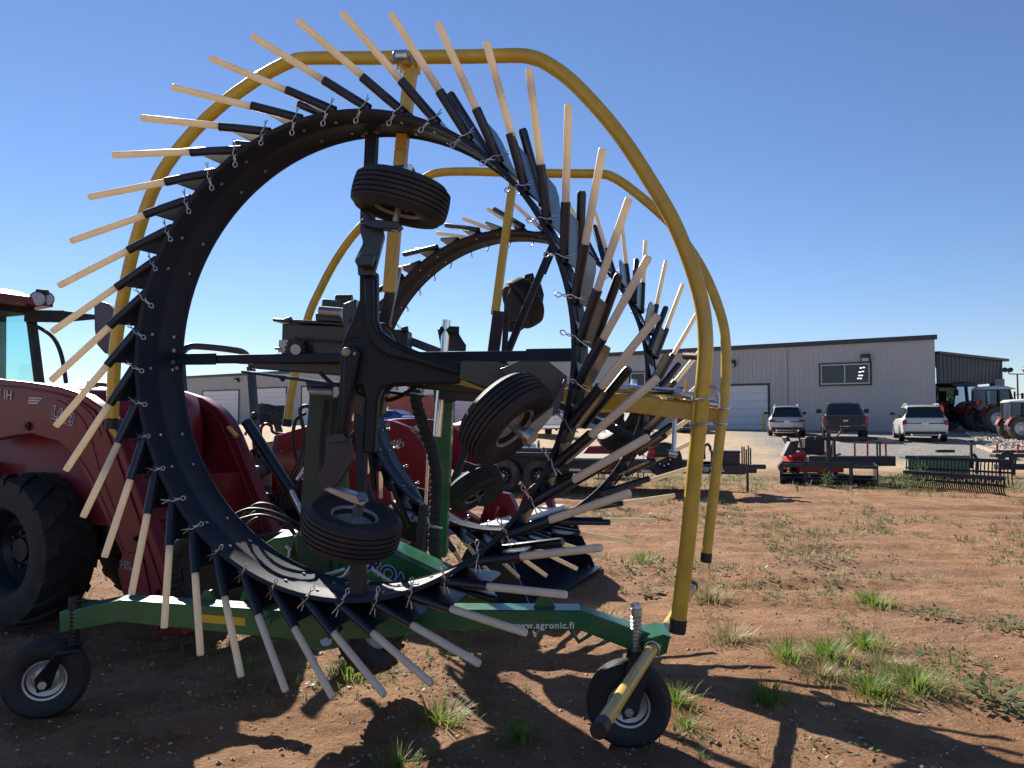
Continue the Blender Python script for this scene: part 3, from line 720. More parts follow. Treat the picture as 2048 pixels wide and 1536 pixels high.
Mt2=Mt@Matrix.Translation((0,0,.0025)); Mt1=Mt
text('AGRONIC',.135,Mt1,'sticker_white',df,'lettering_outline',offset=.008,spacing=1.08)
text('AGRONIC',.135,Mt2,'sticker_blue',df,'lettering',offset=.003,spacing=1.08)
m=MB(); m.prism([U(744,1134,4.80),U(800,1172,4.76),U(797,1177,4.76),U(742,1140,4.80)],FW*.003); m.build('stripe_decal','sticker_white',df)
m=MB(); m.prism([U(525,1090,5.1),U(560,1068,5.1),U(600,1062,5.1),U(602,1105,5.1),U(560,1118,5.1)],FW*.3); m.prism([U(655,1110,5.2),U(740,1108,5.2),U(740,1175,5.2),U(655,1175,5.2)],FW*.2); m.build('tank_cover','green_paint',rake,bevel=.015)
m=MB(); m.tube([U(574,1092,4.95),U(579,1100,4.93),U(577,1122,4.93)],[.016,.011,.011],10); m.cyl(U(646,1152,4.6),U(690,1138,4.6),.013,10); m.tube(smooth_path([U(672,1158,4.5),U(690,1150,4.5),U(710,1118,4.5)],5),.012,8); m.build('pipe_fitting','zinc',rake)
# castors
def castor(cx,cy,D,yawpx,flip):
    c=U(cx,cy,D); r=.228; c.z=H(c.x,c.y)+r-.012
    ax=V((-.13,-1,0)).normalized() if flip>0 else V((.42,-1,0)).normalized()
    w_=support_wheel(rake,c,ax,r,.155,'castor_wheel')
    f_=V((ax.y,-ax.x,0)); f_=-f_ if f_.x*yawpx<0 else f_
    top=U(cx+yawpx,1306 if cx>600 else 1295,D)
    m=MB()
    for s in(-1,1):
        o=ax*s*.115
        m.prism([c+o+V((0,0,-.05))-f_*.03,c+o-f_*.045+V((0,0,.03)),top+o-f_*.06,top+o+f_*.055,c+o+f_*.09+V((0,0,.13)),c+o+f_*.04-V((0,0,.03))],ax*.012)
    m.box(top+V((0,0,.006)),(.13,.245,.014),(f_,ax,V((0,0,1))))
    m.build('castor_fork','dull_black',rake,bevel=.003)
    return c,top
cR,tR=castor(1257,1395,AR,22,1)
cL,tL=castor(92,1385,AL,48,-1)
for t_,pt,ys in((tR,1272,(1208,1230,1312)),(tL,148,(1196,1215,1300))):
    D=AR if pt>600 else AL
    m=MB(); pp=[];rr=[]
    k=D/FPX
    z0=U(pt,ys[2],D); z1=U(pt+1,ys[1],D); z2=U(pt,ys[0],D)
    m.lathe([(.026,0),(.026,(z1-z0).length),(.001,(z1-z0).length)],z0,z1-z0,18)
    for j in range(11):
        q=z0+(z1-z0)*(j+.5)/11; m.lathe([(.027,-.004),(.033,0),(.027,.004)],q,z1-z0,18)
    m.lathe([(.024,0),(.032,.002),(.032,.035),(.026,.04),(.024,.05),(.030,.052),(.029,.062),(.018,.064),(.016,.05)],z1,z2-z1,20)
    m.build('castor_spindle','zinc' if pt>600 else 'dull_black',rake)
# yellow end bar on the right castor
p0=U(1199,1458,3.05); p1=U(1386,1174,5.45)
m=MB(); m.tube([p0,p0+(p1-p0)*.5,p1],.0315,18); eb=m.build('end_bar','yellow_paint',rake)
m=MB(); d=(p1-p0).normalized(); m.cyl(p0-d*.02,p0+d*.06,.035,18); m.cyl(p1-d*.03,p1+d*.02,.035,18); m.build('end_cap','dull_black',eb)
m=MB()
for t in(.42,.50):
    q=p0+(p1-p0)*t; x=d.cross(V((0,0,1))).normalized(); y=x.cross(d)
    m.tube([q+(x*math.cos(a)+y*math.sin(a))*.038 for a in [R(-100+20*j) for j in range(15)]],.006,8)
m.build('u_bolt','zinc',rake)
# small transport tyre under the frame
tw=U(738,1262,4.9)
m=MB(); axw=V((.80,-.42,.42)).normalized(); r=.26
m.lathe(tyre_prof(r,.15,.13)+[(.125,.04),(.125,-.04)],tw,axw,36)
x=axw.cross(V((0,0,1))).normalized(); y=axw.cross(x)
for k in range(22):
    for s in(-1,1):
        a=2*PI*(k+.5*(s>0))/22; e=x*math.cos(a)+y*math.sin(a); t_=axw.cross(e)
        m.box(tw+e*r*.985+axw*s*.03,(.018,.02,.075),(e,(t_+axw*s*.5).normalized(),axw))
to=m.build('transport_wheel','rubber',rake)
m=MB(); m.lathe([(.001,.03),(.06,.04),(.12,.05),(.13,.06),(.13,-.06),(.12,-.05),(.001,-.03)],tw,axw,30); m.build('rim','rim_steel',to)

# ------------------------------------------------------------------ tractors
def lug_tyre(m,c,ax,r,w,rim,nl=20,lug=.04):
    c=V(c); a=V(ax).normalized(); h=w/2
    pr=[(rim,-h*.75),(rim+.02,-h*.9),(rim+(r-rim)*.5,-h),(r-lug*1.4,-h*.92),(r-lug,-h*.7),(r-lug*.8,0),(r-lug,h*.7),(r-lug*1.4,h*.92),(rim+(r-rim)*.5,h),(rim+.02,h*.9),(rim,h*.75),(rim-.03,h*.5),(rim-.03,-h*.5),(rim,-h*.75)]
    m.lathe(pr,c,a,48)
    x=a.cross(V((.1,.05,.99))).normalized(); y=a.cross(x)
    for k in range(nl):
        for s in(-1,1):
            an=2*PI*(k+.5*(s>0))/nl
            def q(an_,rr,z): return c+(x*math.cos(an_)+y*math.sin(an_))*rr+a*z
            d=2*PI/nl; hw=.16*d
            p=[]
            for(t,z,rr) in((0,0.0,r*.995),(.45*d,s*h*.62,r*.985),(.75*d,s*h*.98,r-lug*1.1)):
                p.append((an+t,z,rr))
            for(a0,z0,r0),(a1,z1,r1) in zip(p,p[1:]):
                vs=[q(a0-hw,r0-lug*1.3,z0),q(a0+hw,r0-lug*1.3,z0),q(a0+hw,r0,z0),q(a0-hw,r0,z0),q(a1-hw,r1-lug*1.3,z1),q(a1+hw,r1-lug*1.3,z1),q(a1+hw,r1,z1),q(a1-hw,r1,z1)]
                m.add(vs,[(0,1,2,3),(7,6,5,4),(0,4,5,1),(1,5,6,2),(2,6,7,3),(3,7,4,0)])
def ag_wheel(par,F,c,r,w,rim,tm='rubber',rm='rim_steel',nl=20,lug=.04,side=1):
    m=MB(F); lug_tyre(m,c,(0,1,0),r,w,rim,nl,lug); t=m.build('wheel',tm,par)
    m=MB(F); h=w/2
    m.lathe([(.001,side*h*.25),(rim*.28,side*h*.25),(rim*.30,side*h*.1),(rim*.5,side*h*.05),(rim*.62,side*h*.3),(rim*.85,side*h*.15),(rim*.95,side*h*.7),(rim*1.04,side*h*.82),(rim*1.04,-side*h*.8),(rim*.9,-side*h*.6),(.001,-side*h*.5)],c,(0,1,0),36)
    for k in range(8):
        a=2*PI*k/8; p=V(c)+V((math.cos(a)*rim*.4,side*h*.12,math.sin(a)*rim*.4)); m.cyl(p,p+V((0,side*.03,0)),.018,6)
    m.build('rim',rm,t); return t
def fender(m,c,r,w,a0,a1,th=.02,side=1):
    c=V(c); n=12; rings=[]
    for k in range(n+1):
        a=R(a0+(a1-a0)*k/n); e=V((math.cos(a),0,math.sin(a)))
        rings.append([c+e*r+V((0,-w/2,0)),c+e*r+V((0,w/2,0)),c+e*(r+th)+V((0,w/2,0)),c+e*(r+th)+V((0,-w/2,0))])
    m.loft(rings)
def Floc(loc,hd):
    x=V((hd[0],hd[1],0)).normalized(); y=V((-x.y,x.x,0))
    return Matrix(((x.x,y.x,0,loc[0]),(x.y,y.y,0,loc[1]),(0,0,1,loc[2]),(0,0,0,1)))
def hoodmesh(F,x0,x1,w,z0,z1,drop=.08):
    m=MB(F); rings=[]
    for x,s,zt in((x0,1,z1),(x0+(x1-x0)*.6,.97,z1-.02),(x1-.12,.9,z1-drop),(x1,.72,z1-drop-.14)):
        h=w/2*s; rings.append([V((x,-h,z0)),V((x,-h,zt-.16)),V((x,-h*.86,zt-.04)),V((x,-h*.5,zt)),V((x,h*.5,zt)),V((x,h*.86,zt-.04)),V((x,h,zt-.16)),V((x,h,z0))])
    m.loft(rings); return m
def cab(par,F,x0,x1,w,z0,z1,roofm,glass='dark_cab_glass',roof_over=.15):
    h=w/2; m=MB(F); pl={}
    for s in(-1,1):
        pts=[((x0,s*h,z0),(x0+.02,s*h*.94,z1)),((x0+(x1-x0)*.42,s*h*1.03,z0),(x0+(x1-x0)*.45,s*h*.95,z1)),((x1,s*h*.92,z0),(x1-.28,s*h*.86,z1))]
        for a,b_ in pts: m.bar(V(a),V(b_),.075,.09,up=(1,0,0))
    m.box(((x0+x1)/2,0,z0-.05),(x1-x0,w,.12)); m.box(((x0+x1)/2-.12,0,z1),(x1-x0-.3,w*.92,.08))
    fr=m.build('cab_frame','trim_black',par,bevel=.01)
    m=MB(F)
    for s in(-1,1):
        m.add([(x0,s*h*.985,z0),(x1,s*h*.90,z0),(x1-.28,s*h*.84,z1),(x0+.02,s*h*.92,z1)],[(0,1,2,3)])
    m.add([(x1-.01,-h*.9,z0),(x1-.01,h*.9,z0),(x1-.29,h*.84,z1),(x1-.29,-h*.84,z1)],[(0,1,2,3)])
    m.add([(x0+.01,-h*.97,z0),(x0+.01,h*.97,z0),(x0+.03,h*.9,z1),(x0+.03,-h*.9,z1)],[(0,1,2,3)])
    m.build('cab_glass',glass,par,recalc=False)
    m=MB(F); rings=[]
    for x,sc,zt in((x0-.12,.8,.10),(x0+.05,1.0,.2),((x0+x1)/2,1.05,.25),(x1-.35,1.0,.21),(x1-.28+roof_over+.2,.9,.10)):
        a=h*sc; rings.append([V((x,-a,z1+.02)),V((x,-a,z1+zt*.6)),V((x,-a*.7,z1+zt)),V((x,a*.7,z1+zt)),V((x,a,z1+zt*.6)),V((x,a,z1+.02))])
    m.loft(rings); m.build('cab_roof',roofm,par,sharp=50)
    m=MB(F); m.box((x0+.55,0,z0+.25),(.45,.5,.14)); m.box((x0+.35,0,z0+.6),(.12,.5,.62)); m.build('seat','trim_black',par,bevel=.03)
    m=MB(F); c=V((x1-.55,0,z0+.55)); m.tube([c+V((math.cos(a)*.10,math.sin(a)*.2,math.cos(a)*.17)) for a in [2*PI*k/20 for k in range(20)]],.018,6,closed=True); m.bar(c,c+V((.2,0,-.5)),.06,.06); m.build('steering_wheel','trim_black',par)
    return fr

# tractor with loader at the left edge (front view, three quarter)
KA=V((-3.52,6.2,0)); HA=V((.9,-.44,0)).normalized(); LA=V((.44,.9,0)).normalized()
def pa(s,l,z): return KA+HA*s+LA*l+V((0,0,z))
tA=thing('loader_tractor','dark red cab tractor with a front loader standing behind the rake at the left edge','tractor',tuple(pa(-1.8,.65,0)))
FA=Floc(pa(0,.65,0),HA)                       # local frame: x forward from the arm knee, y left (far side), z up
def armpoly(px,P,n): return [OP(x,y,P,n) for x,y in px]
near_arm=[(-60,752),(0,758),(70,765),(130,774),(180,790),(214,814),(236,842),(252,880),(280,960),(312,1050),(345,1140),(382,1268),(332,1268),(306,1215),(262,1120),(225,1040),(190,965),(162,915),(130,884),(76,868),(40,872),(0,880),(-60,880)]
pol=armpoly(near_arm,KA,LA)
m=MB(); m.prism(pol,LA*.11); arm1=m.build('loader_arm','red_paint',tA,bevel=.012)
m=MB(); m.prism([p+LA*1.16 for p in pol],LA*.11); arm2=m.build('loader_arm','red_paint',tA,bevel=.012)
for off,pr in((-.062,arm1),(1.16-.062,arm2)):
    m=MB(); pl=[p+LA*off for p in armpoly([(-60,764),(0,770),(70,777),(128,787),(172,801),(203,822),(222,850),(240,893),(296,1050),(355,1230)],KA,LA)]
    m.tube(pl,.008,6); m.build('edge_rib','red_paint',pr)
    ts=armpoly([(256,846),(290,900),(350,1010),(404,1130)],KA,LA)
    for (a,b_),r_,nm,mt in(((ts[0],ts[2]),.05,'lift_cylinder','black_paint'),((ts[2],ts[3]),.026,'cylinder_rod','chrome')):
        m=MB(); m.cyl(a+LA*(off+.12),b_+LA*(off+.12),r_,16); m.build(nm,mt,tA)
    m=MB(); q=armpoly([(244,858),(252,868),(262,880)],KA,LA); m.cyl(q[0]+LA*(off-.03),q[2]+LA*(off-.03),.02,8); m.build('hose_coupler','yellow_paint',tA)
m=MB(); q=armpoly([(332,1240),(372,1240)],KA,LA); m.cyl(q[0]+LA*-.1,q[0]+LA*1.4,.05,14)
q2=armpoly([(255,1045)],KA,LA)[0]; m.cyl(q2,q2+LA*1.3,.07,16); m.build('cross_tube','red_paint',tA)
q=armpoly([(262,1100),(300,1110),(318,1200),(304,1220),(268,1210),(252,1140)],KA,LA)
m=MB(); m.prism([p-LA*.06 for p in q],LA*.02); m.build('arm_gusset','red_paint',tA,bevel=.004)
def decal(s,px,py,size,dx,par,mt,nm='lettering',off=-.0605,outline=None,shear=0,P=KA,n=LA):
    c=OP(px,py,P,n)+n*off; d=OP(px+dx[0],py+dx[1],P,n)-OP(px,py,P,n)
    Mt=frame(c,d,V((0,0,1)))
    if outline: text(s,size,Mt@Matrix.Translation((0,0,-.0012)),outline,par,nm+'_outline',offset=size*.055,shear=shear,spacing=1.06,ext=.0008)
    text(s,size,Mt@Matrix.Translation((0,0,.001)),mt,par,nm,offset=size*.01,shear=shear,spacing=1.06,ext=.0008)
m=MB()
for px in ([(150,802),(178,812),(202,838),(216,872)],[(128,800),(150,812),(178,838),(196,880),(210,930),(250,1040)],[(165,905),(200,960),(240,1050),(290,1180)]):
    m.tube(smooth_path([p-LA*.056 for p in armpoly(px,KA,LA)],5),.006,6)
m.build('pressed_seam','red_paint',arm1)
for px,rr in (((188,872),.03),((70,852),.035),((286,1075),.022),((330,1180),.022)):
    c=OP(px[0],px[1],KA,LA); m=MB(); m.cyl(c-LA*.075,c-LA*.05,rr,16); m.cyl(c-LA*.085,c-LA*.07,rr*.5,6); m.build('pivot_pin','dull_black',arm1)
m=MB()
for y in(900,922,944): m.box(OP(60,y-22,KA,LA)+LA*.35,(.5,.02,.03),(HA,LA,V((0,0,1))))
m.build('hood_vent','dull_black',tA)
for i in range(3): hose([(196+i*7,905),(232+i*6,960),(262+i*6,1030),(300+i*6,1120),(330+i*5,1180)],5.98+.03*i,.012,'hydraulic_hose',tA)
decal('CASE IH',8,788,.115,(60,9),arm1,'light_grey','maker_lettering')
decal('L613',140,833,.135,(45,18),arm1,'sticker_black','model_lettering',outline='sticker_white')
decal('NSL',268,1128,.075,(30,4),arm1,'sticker_black','model_lettering',outline='light_grey',off=-.0725)
m=MB()
for i in range(3):
    a,b_=OP(72+i*-1,796+i*5,KA,LA),OP(98-i*4,797.5+i*4.6,KA,LA); m.bar(a-LA*.0575,b_-LA*.0575,.004,.012)
m.build('stripe_decal','light_grey',arm1)
m=MB(FA); m.box((1.12,0,.48),(.10,1.15,.55)); m.box((1.18,0,.20),(.14,1.2,.12)); m.box((1.0,-.35,.5),(.3,.06,.5)); m.box((1.0,.35,.5),(.3,.06,.5)); m.build('carrier_plate','dull_black',tA,bevel=.01)  # carrier and cross member put between the arms, partly to shade the foreground
m=MB(FA); m.box((.62,0,1.05),(.18,1.1,.42)); m.build('cross_member','red_paint',tA,bevel=.02)
# body of the same tractor
hoodmesh(FA,-2.5,.35,.92,.85,2.05,.08).build('hood','red_paint',tA,sharp=50)  # hood lengthened and widened so its shadow covers the ground at lower left
m=MB(FA); m.box((-1.5,0,.75),(2.4,.5,.5)); m.box((-.3,0,.8),(.5,.5,.35)); m.box((-.62,0,.62),(.28,1.2,.22)); m.box((-.45,0,1.0),(.9,.66,.75)); m.box((-1.6,-.62,.9),(.5,.25,.9)); m.box((-1.6,.62,.9),(.5,.25,.9)); m.box((-2.9,0,.8),(1.8,.9,.7)); m.build('chassis','dull_black',tA,bevel=.02)
for s in(-1,1):
    ag_wheel(tA,FA,(-.62,s*.62,.64),.64,.46,.34,nl=16,side=s,rm='dull_black')
    ag_wheel(tA,FA,(-3.5,s*.82,.84),.84,.48,.46,side=s,rm='grey_plastic')
    m=MB(FA); fender(m,(-3.5,s*.85,.84),.93,.5,20,165); m.build('fender','red_paint',tA)
cab(tA,FA,-4.15,-2.45,1.55,1.45,2.93,'red_paint','cab_glass')
for px,D in((75,8.35),(92,8.45)):
    c=U(px,598,D); d_=(HA*.75-FW*.5-V((0,0,.08))).normalized()
    m=MB(); m.lathe([(.001,-.06),(.05,-.055),(.078,-.01),(.082,.012),(.072,.022)],c,d_,22); wl=m.build('work_light','trim_black',tA)
    m=MB(); m.lathe([(.072,.018),(.05,.026),(.001,.028)],c,d_,22)
    x=d_.cross(V((0,0,1))).normalized(); y=x.cross(d_)
    for k in range(10):
        a=2*PI*k/7; rr=.046 if k<7 else .018
        m.sphere(c+d_*.026+(x*math.cos(a)+y*math.sin(a))*rr,.011,6)
    m.build('lens','light_grey',wl)
m=MB(); m.bar(U(72,584,8.4),U(98,586,8.45),.08,.06); m.build('lamp_bracket','trim_black',tA,bevel=.01)
m=MB(); a0,a1,a2=U(52,632,8.5),U(130,633,8.3),U(190,634,8.1)
m.bar(a0,a1,.05,.13); m.bar(a1,a2,.05,.12,w1=.03,h1=.05); m.build('mirror_arm','trim_black',tA,bevel=.008)
m=MB(); m.plate([(192,606),(205,603),(222,609),(231,620),(232,700),(228,712),(212,706),(198,690),(193,660)],8.05,.12); m.build('mirror','grey_plastic',tA,bevel=.03)
m=MB(); m.tube(smooth_path([U(56,645,8.5),U(90,662,8.3),U(110,680,8.2),U(124,715,8.1),U(132,765,8.0)],5),.022,8); m.build('grab_rail','trim_black',tA)
for i in range(3): hose([(352+i*14,1010+i*9),(372,1062),(362+i*4,1120),(356,1190)],5.9,.014,'hydraulic_hose',tA)

# open station tractor with loader and bucket, behind the rotors
CB=V((.555,7.95,0)); HB=V((.915,-.40,0)).normalized(); LB=V((.40,.915,0)).normalized()
FB=Floc(CB,HB)
def pb(s,l,z): return CB+HB*s+LB*l+V((0,0,z))
tB=thing('loader_tractor','red open station tractor with black roll bar and a loader carrying a wide black bucket','tractor',tuple(pb(-3.4,0,0)))
m=MB(FB); wB=.98                              # bucket: x forward, y left, profile swept across
prof=[(.0,.03),(-.52,.02),(-.70,.12),(-.72,.32),(-.62,.52),(-.36,.68),(-.30,.685),(-.345,.645),(-.58,.49),(-.675,.31),(-.66,.14),(-.50,.055),(.0,.045)]
m.loft([[V((x,-wB,z)) for x,z in prof],[V((x,wB,z)) for x,z in prof]])
for s in(-1,1): m.prism([(x,s*wB,z) for x,z in[(.0,.03),(-.52,.02),(-.72,.12),(-.74,.32),(-.62,.54),(-.34,.69),(-.24,.55),(-.05,.15)]],(0,.018,0))
m.box((.0,0,.035),(.16,wB*2,.02)); bk=m.build('bucket','black_paint',tB,sharp=45)
m=MB(FB)
for i in range(14): m.cyl((-.02,-wB+.1+i*.135,.044),(-.02,-wB+.1+i*.135,.052),.012,6)
m.build('edge_bolts','dull_black',bk)
m=MB(FB); m.bar((-.44,-wB*.95,.70),(-.44,wB*.95,.70),.20,.06); m.build('bucket_top_rail','light_grey',bk,bevel=.01)
PB=pb(0,-.5,0)
armB=[(560,870),(640,846),(700,838),(745,837),(790,842),(822,855),(846,885),(880,950),(915,1010),(962,1040),(955,1062),(915,1060),(870,1020),(828,960),(800,930),(770,915),(720,905),(640,900),(560,900)]
polB=armpoly(armB,PB,LB)
m=MB(); m.prism(polB,LB*.10); b1=m.build('loader_arm','red_paint',tB,bevel=.01)
m=MB(); m.prism([p+LB*1.0 for p in polB],LB*.10); b2=m.build('loader_arm','red_paint',tB,bevel=.01)
for off,pr in((-.06,b1),(.94,b2)):
    m=MB()
    for x,y in((834,858),(888,968),(745,895)):
        c=OP(x,y,PB,LB)+LB*off; m.cyl(c-LB*.02,c+LB*.14,.03,14)
    m.build('pivot_pin','steel_worn',pr)
    q=armpoly([(838,872),(880,950),(910,1000)],PB,LB)
    m=MB(); m.cyl(q[0]+LB*(off+.15),q[1]+LB*(off+.15),.04,14); m.build('lift_cylinder','black_paint',tB)
    m=MB(); m.cyl(q[1]+LB*(off+.15),q[2]+LB*(off+.15),.022,12); m.build('cylinder_rod','chrome',tB)
    q=armpoly([(962,1005),(985,985),(1008,990),(1024,1022),(1030,1052),(1018,1052),(1004,1015),(984,1015),(972,1050),(958,1058),(950,1040)],PB,LB)
    m=MB(); m.prism([p+LB*(off+.22) for p in q],LB*.09); m.build('bucket_linkage','red_paint',tB,bevel=.006)
decal('L620',765,853,.105,(50,2),b1,'sticker_black','model_lettering',outline='sticker_white',shear=.3,P=PB,n=LB,off=-.052)
decal('Tuttle',790,886,.10,(50,4),b1,'sticker_black','dealer_lettering',outline='sticker_white',shear=.35,P=PB,n=LB,off=-.052)
m=MB(); a=OP(776,893,PB,LB)-LB*.053; d_=OP(806,894,PB,LB)-LB*.053; m.bar(a,d_,.002,.014); m.build('dealer_underline','sticker_white',b1)
q=armpoly([(745,915),(790,905),(812,918),(845,960),(880,1010),(870,1040),(800,1000),(720,940)],PB,LB)
m=MB(); m.prism([p+LB*.25 for p in q],LB*.06); m.build('loader_bracket','dull_black',tB,bevel=.006)
hoodmesh(FB,-3.5,-1.75,.72,.75,1.42,.08).build('hood','red_paint',tB,sharp=50)
m=MB(FB); m.box((-2.6,0,.65),(2.6,.42,.4)); m.box((-2.2,0,.5),(.2,1.2,.18)); m.box((-4.2,0,.7),(1.6,.8,.3)); m.build('chassis','dull_black',tB,bevel=.02)
for s in(-1,1):
    ag_wheel(tB,FB,(-2.3,s*.62,.40),.40,.28,.22,nl=16,side=s,tm='dirty_rubber')
    ag_wheel(tB,FB,(-4.2,s*.68,.66),.66,.40,.36,nl=18,side=s)
    m=MB(FB); fender(m,(-4.2,s*.70,.66),.74,.42,25,160); m.build('fender','red_paint',tB)
m=MB(FB)
for s in(-1,1): m.bar((-4.55,s*.60,.9),(-4.72,s*.60,2.42),.085,.085,up=(1,0,0))
o=m.build('roll_bar','black_paint',tB,bevel=.006)
m=MB(FB); m.tube(smooth_path([V((-4.70,-.60,2.36)),V((-4.72,-.58,2.50)),V((-4.73,-.46,2.60)),V((-4.73,-.2,2.62)),V((-4.73,.2,2.62)),V((-4.73,.46,2.60)),V((-4.72,.58,2.50)),V((-4.70,.60,2.36))],4),.043,12); m.build('roll_bar_top','black_paint',tB)
m=MB(); c=U(548,826,9.45); m.tube([c+LB*math.cos(a)*.2+(V((0,0,.5))+HB*-.8).normalized()*math.sin(a)*.2 for a in[2*PI*k/28 for k in range(28)]],.017,8,closed=True); m.bar(c-LB*.19,c+LB*.19,.03,.02); m.bar(c,c+HB*.15-V((0,0,.4)),.06,.06); m.build('steering_wheel','trim_black',tB)
m=MB(FB); m.box((-4.35,0,1.05),(.5,.5,.14)); m.box((-4.6,0,1.32),(.12,.48,.5)); m.build('seat','grey_plastic',tB,bevel=.04)
m=MB(); m.plate([(556,868),(580,878),(596,905),(596,945),(560,942),(548,905)],9.0,.3); m.build('side_panel','grey_plastic',tB,bevel=.02)
m=MB(); m.plate([(514,880),(530,880),(531,896),(516,897)],8.9,.06); sg=m.build('signal_lamp','orange_lens',tB,bevel=.012)
m=MB(); m.tube(smooth_path([U(522,880,8.95),U(522,858,8.95),U(530,848,8.95),U(542,852,8.95),U(550,866,8.95),U(600,868,8.95)],5),.018,8); m.tube(smooth_path([U(522,898,8.95),U(544,925,8.95),U(545,980,8.95)],5),.016,8); m.build('lamp_bracket','red_paint',tB)
m=MB(); m.tube(smooth_path([U(490,870,9.2),U(500,850,9.2),U(506,838,9.2),U(504,830,9.2)],4),.016,8); m.sphere(U(509,832,9.2),.05,8); m.build('control_lever','trim_black',tB)

# background tractors by the lean-to
def tractor(label,loc,hd,sc,dirt,rim,roof,sign):
    F=Floc(loc,hd)@Matrix.Scale(sc,4)
    t=thing('parked_tractor',label,'tractor',tuple(loc),group='tractors parked by the lean-to')
    hoodmesh(F,1.1,3.1,.75,.8,1.75,.1).build('hood','red_paint',t,sharp=50)
    m=MB(F); m.box((1.2,0,.75),(3.2,.5,.45)); m.box((2.5,0,.62),(.25,1.5,.2)); m.box((0,0,.9),(1.2,.9,.5)); m.build('chassis','dull_black',t,bevel=.02)
    for s in(-1,1):
        ag_wheel(t,F,(0,s*.85,.82),.82,.5,.46,tm=dirt,rm=rim,side=s,nl=18)
        ag_wheel(t,F,(2.5,s*.78,.58),.58,.38,.32,tm=dirt,rm=rim,side=s,nl=16)
        m=MB(F); fender(m,(0,s*.86,.82),.92,.52,10,165); m.build('fender','red_paint',t)
        m=MB(F); m.box((-.62,s*.95,1.55),(.06,.1,.16)); m.build('tail_light','orange_lens',t)
        m=MB(F); m.bar((1.15,s*.7,2.3),(1.3,s*1.15,2.3),.04,.04); m.box((1.3,s*1.2,2.2),(.06,.2,.36)); m.build('mirror','trim_black',t,bevel=.015)
    cab(t,F,-.55,1.15,1.6,1.4,2.6,roof)
    if sign:
        m=MB(F); m.prism([(-.62,-.2,1.72),(-.62,.2,1.72),(-.62,.03,2.08),(-.62,-.03,2.08)],(.01,0,0)); m.build('warning_triangle','orange_sign',t)
    m=MB(F); m.cyl((1.35,-.35,1.7),(1.35,-.35,2.5),.05,12); m.build('exhaust','dull_black',t)
    return t
def GP(px,py): return G(px,py)
def wheel_loc(px,py,D,hd,off):
    q=U(px,py,D); h=V((hd[0],hd[1],0)).normalized(); l=V((-h.y,h.x,0)); q=q-l*off; q.z=terr(q.x,q.y)+.02; return q
tractor('dark tractor in the shade under the lean-to roof',wheel_loc(1946,830,47,(-.97,-.22),1.0),(-.97,-.22),1.05,'rubber','grey_plastic','trim_black',False)
tractor('tractor with grey roof, dusty tyres and an orange warning triangle',wheel_loc(1994,850,43.5,(1,-.05),-.8),(1,-.05),.95,'dirty_rubber','rim_steel','light_grey',True)
tractor('smaller tractor with a white roof cut off by the right edge',wheel_loc(2042,875,37,(.98,-.2),-.6),(.98,-.2),.70,'dirty_rubber','rim_steel','white_paint',False)

# ------------------------------------------------------------------ building
B0=U(1871,768,45); B0.z=0; BD=V((-.805,.593,0)).normalized(); BN=V((-BD.y,BD.x,0)); BN=BN if BN.y<0 else -BN
ZB=.60; ZE=6.36; BL=86.0; BK=V((.40,.92,0))*24
def BP(s,z,o=0): return B0+BD*s+BN*o+V((0,0,z))
def sp_(px,py): 
    q=OP(px,py,B0,BN); return (q-B0).dot(BD),q.z
bld=thing('metal_building','long grey metal building with roll up doors across the gravel lot','building',tuple(BP(BL/2,ZB)))
m=MB(); m.add([BP(0,ZB-.6),BP(BL,ZB-.6),BP(BL,ZE),BP(0,ZE),BP(0,ZB-.6)+BK,BP(BL,ZB-.6)+BK,BP(BL,ZE)+BK,BP(0,ZE)+BK],[(0,1,2,3),(4,5,6,7),(0,3,7,4),(1,2,6,5),(0,1,5,4)])
s=0.15
while s<BL:
    m.box(BP(s,(ZB-.2+ZE)/2,.016),(.05,.036,ZE-ZB+.3),(BD,BN,V((0,0,1))))
    for q in(.1,.2): m.box(BP(s+q,(ZB-.2+ZE)/2,.004),(.03,.012,ZE-ZB+.3),(BD,BN,V((0,0,1))))
    s+=.3048
m.build('wall','wall_panel',bld,sharp=20)
m=MB(); m.box(BP(BL/2,ZE-.0,.10),(BL+.3,.20,.27),(BD,BN,V((0,0,1)))); m.add([BP(-.1,ZE+.14,.2),BP(BL+.1,ZE+.14,.2),BP(BL+.1,ZE+.3)+BK*.5,BP(-.1,ZE+.3)+BK*.5,BP(BL+.1,ZE+.14)+BK,BP(-.1,ZE+.14)+BK],[(0,1,2,3),(3,2,4,5)])
m.build('roof','eave_metal',bld)
m=MB()
for px in(1573,): 
    s_,_=sp_(px,760); m.box(BP(s_,(ZB+ZE)/2-.2,.09),(.13,.10,ZE-ZB-.4),(BD,BN,V((0,0,1))))
m.build('downspout','wall_panel',bld)
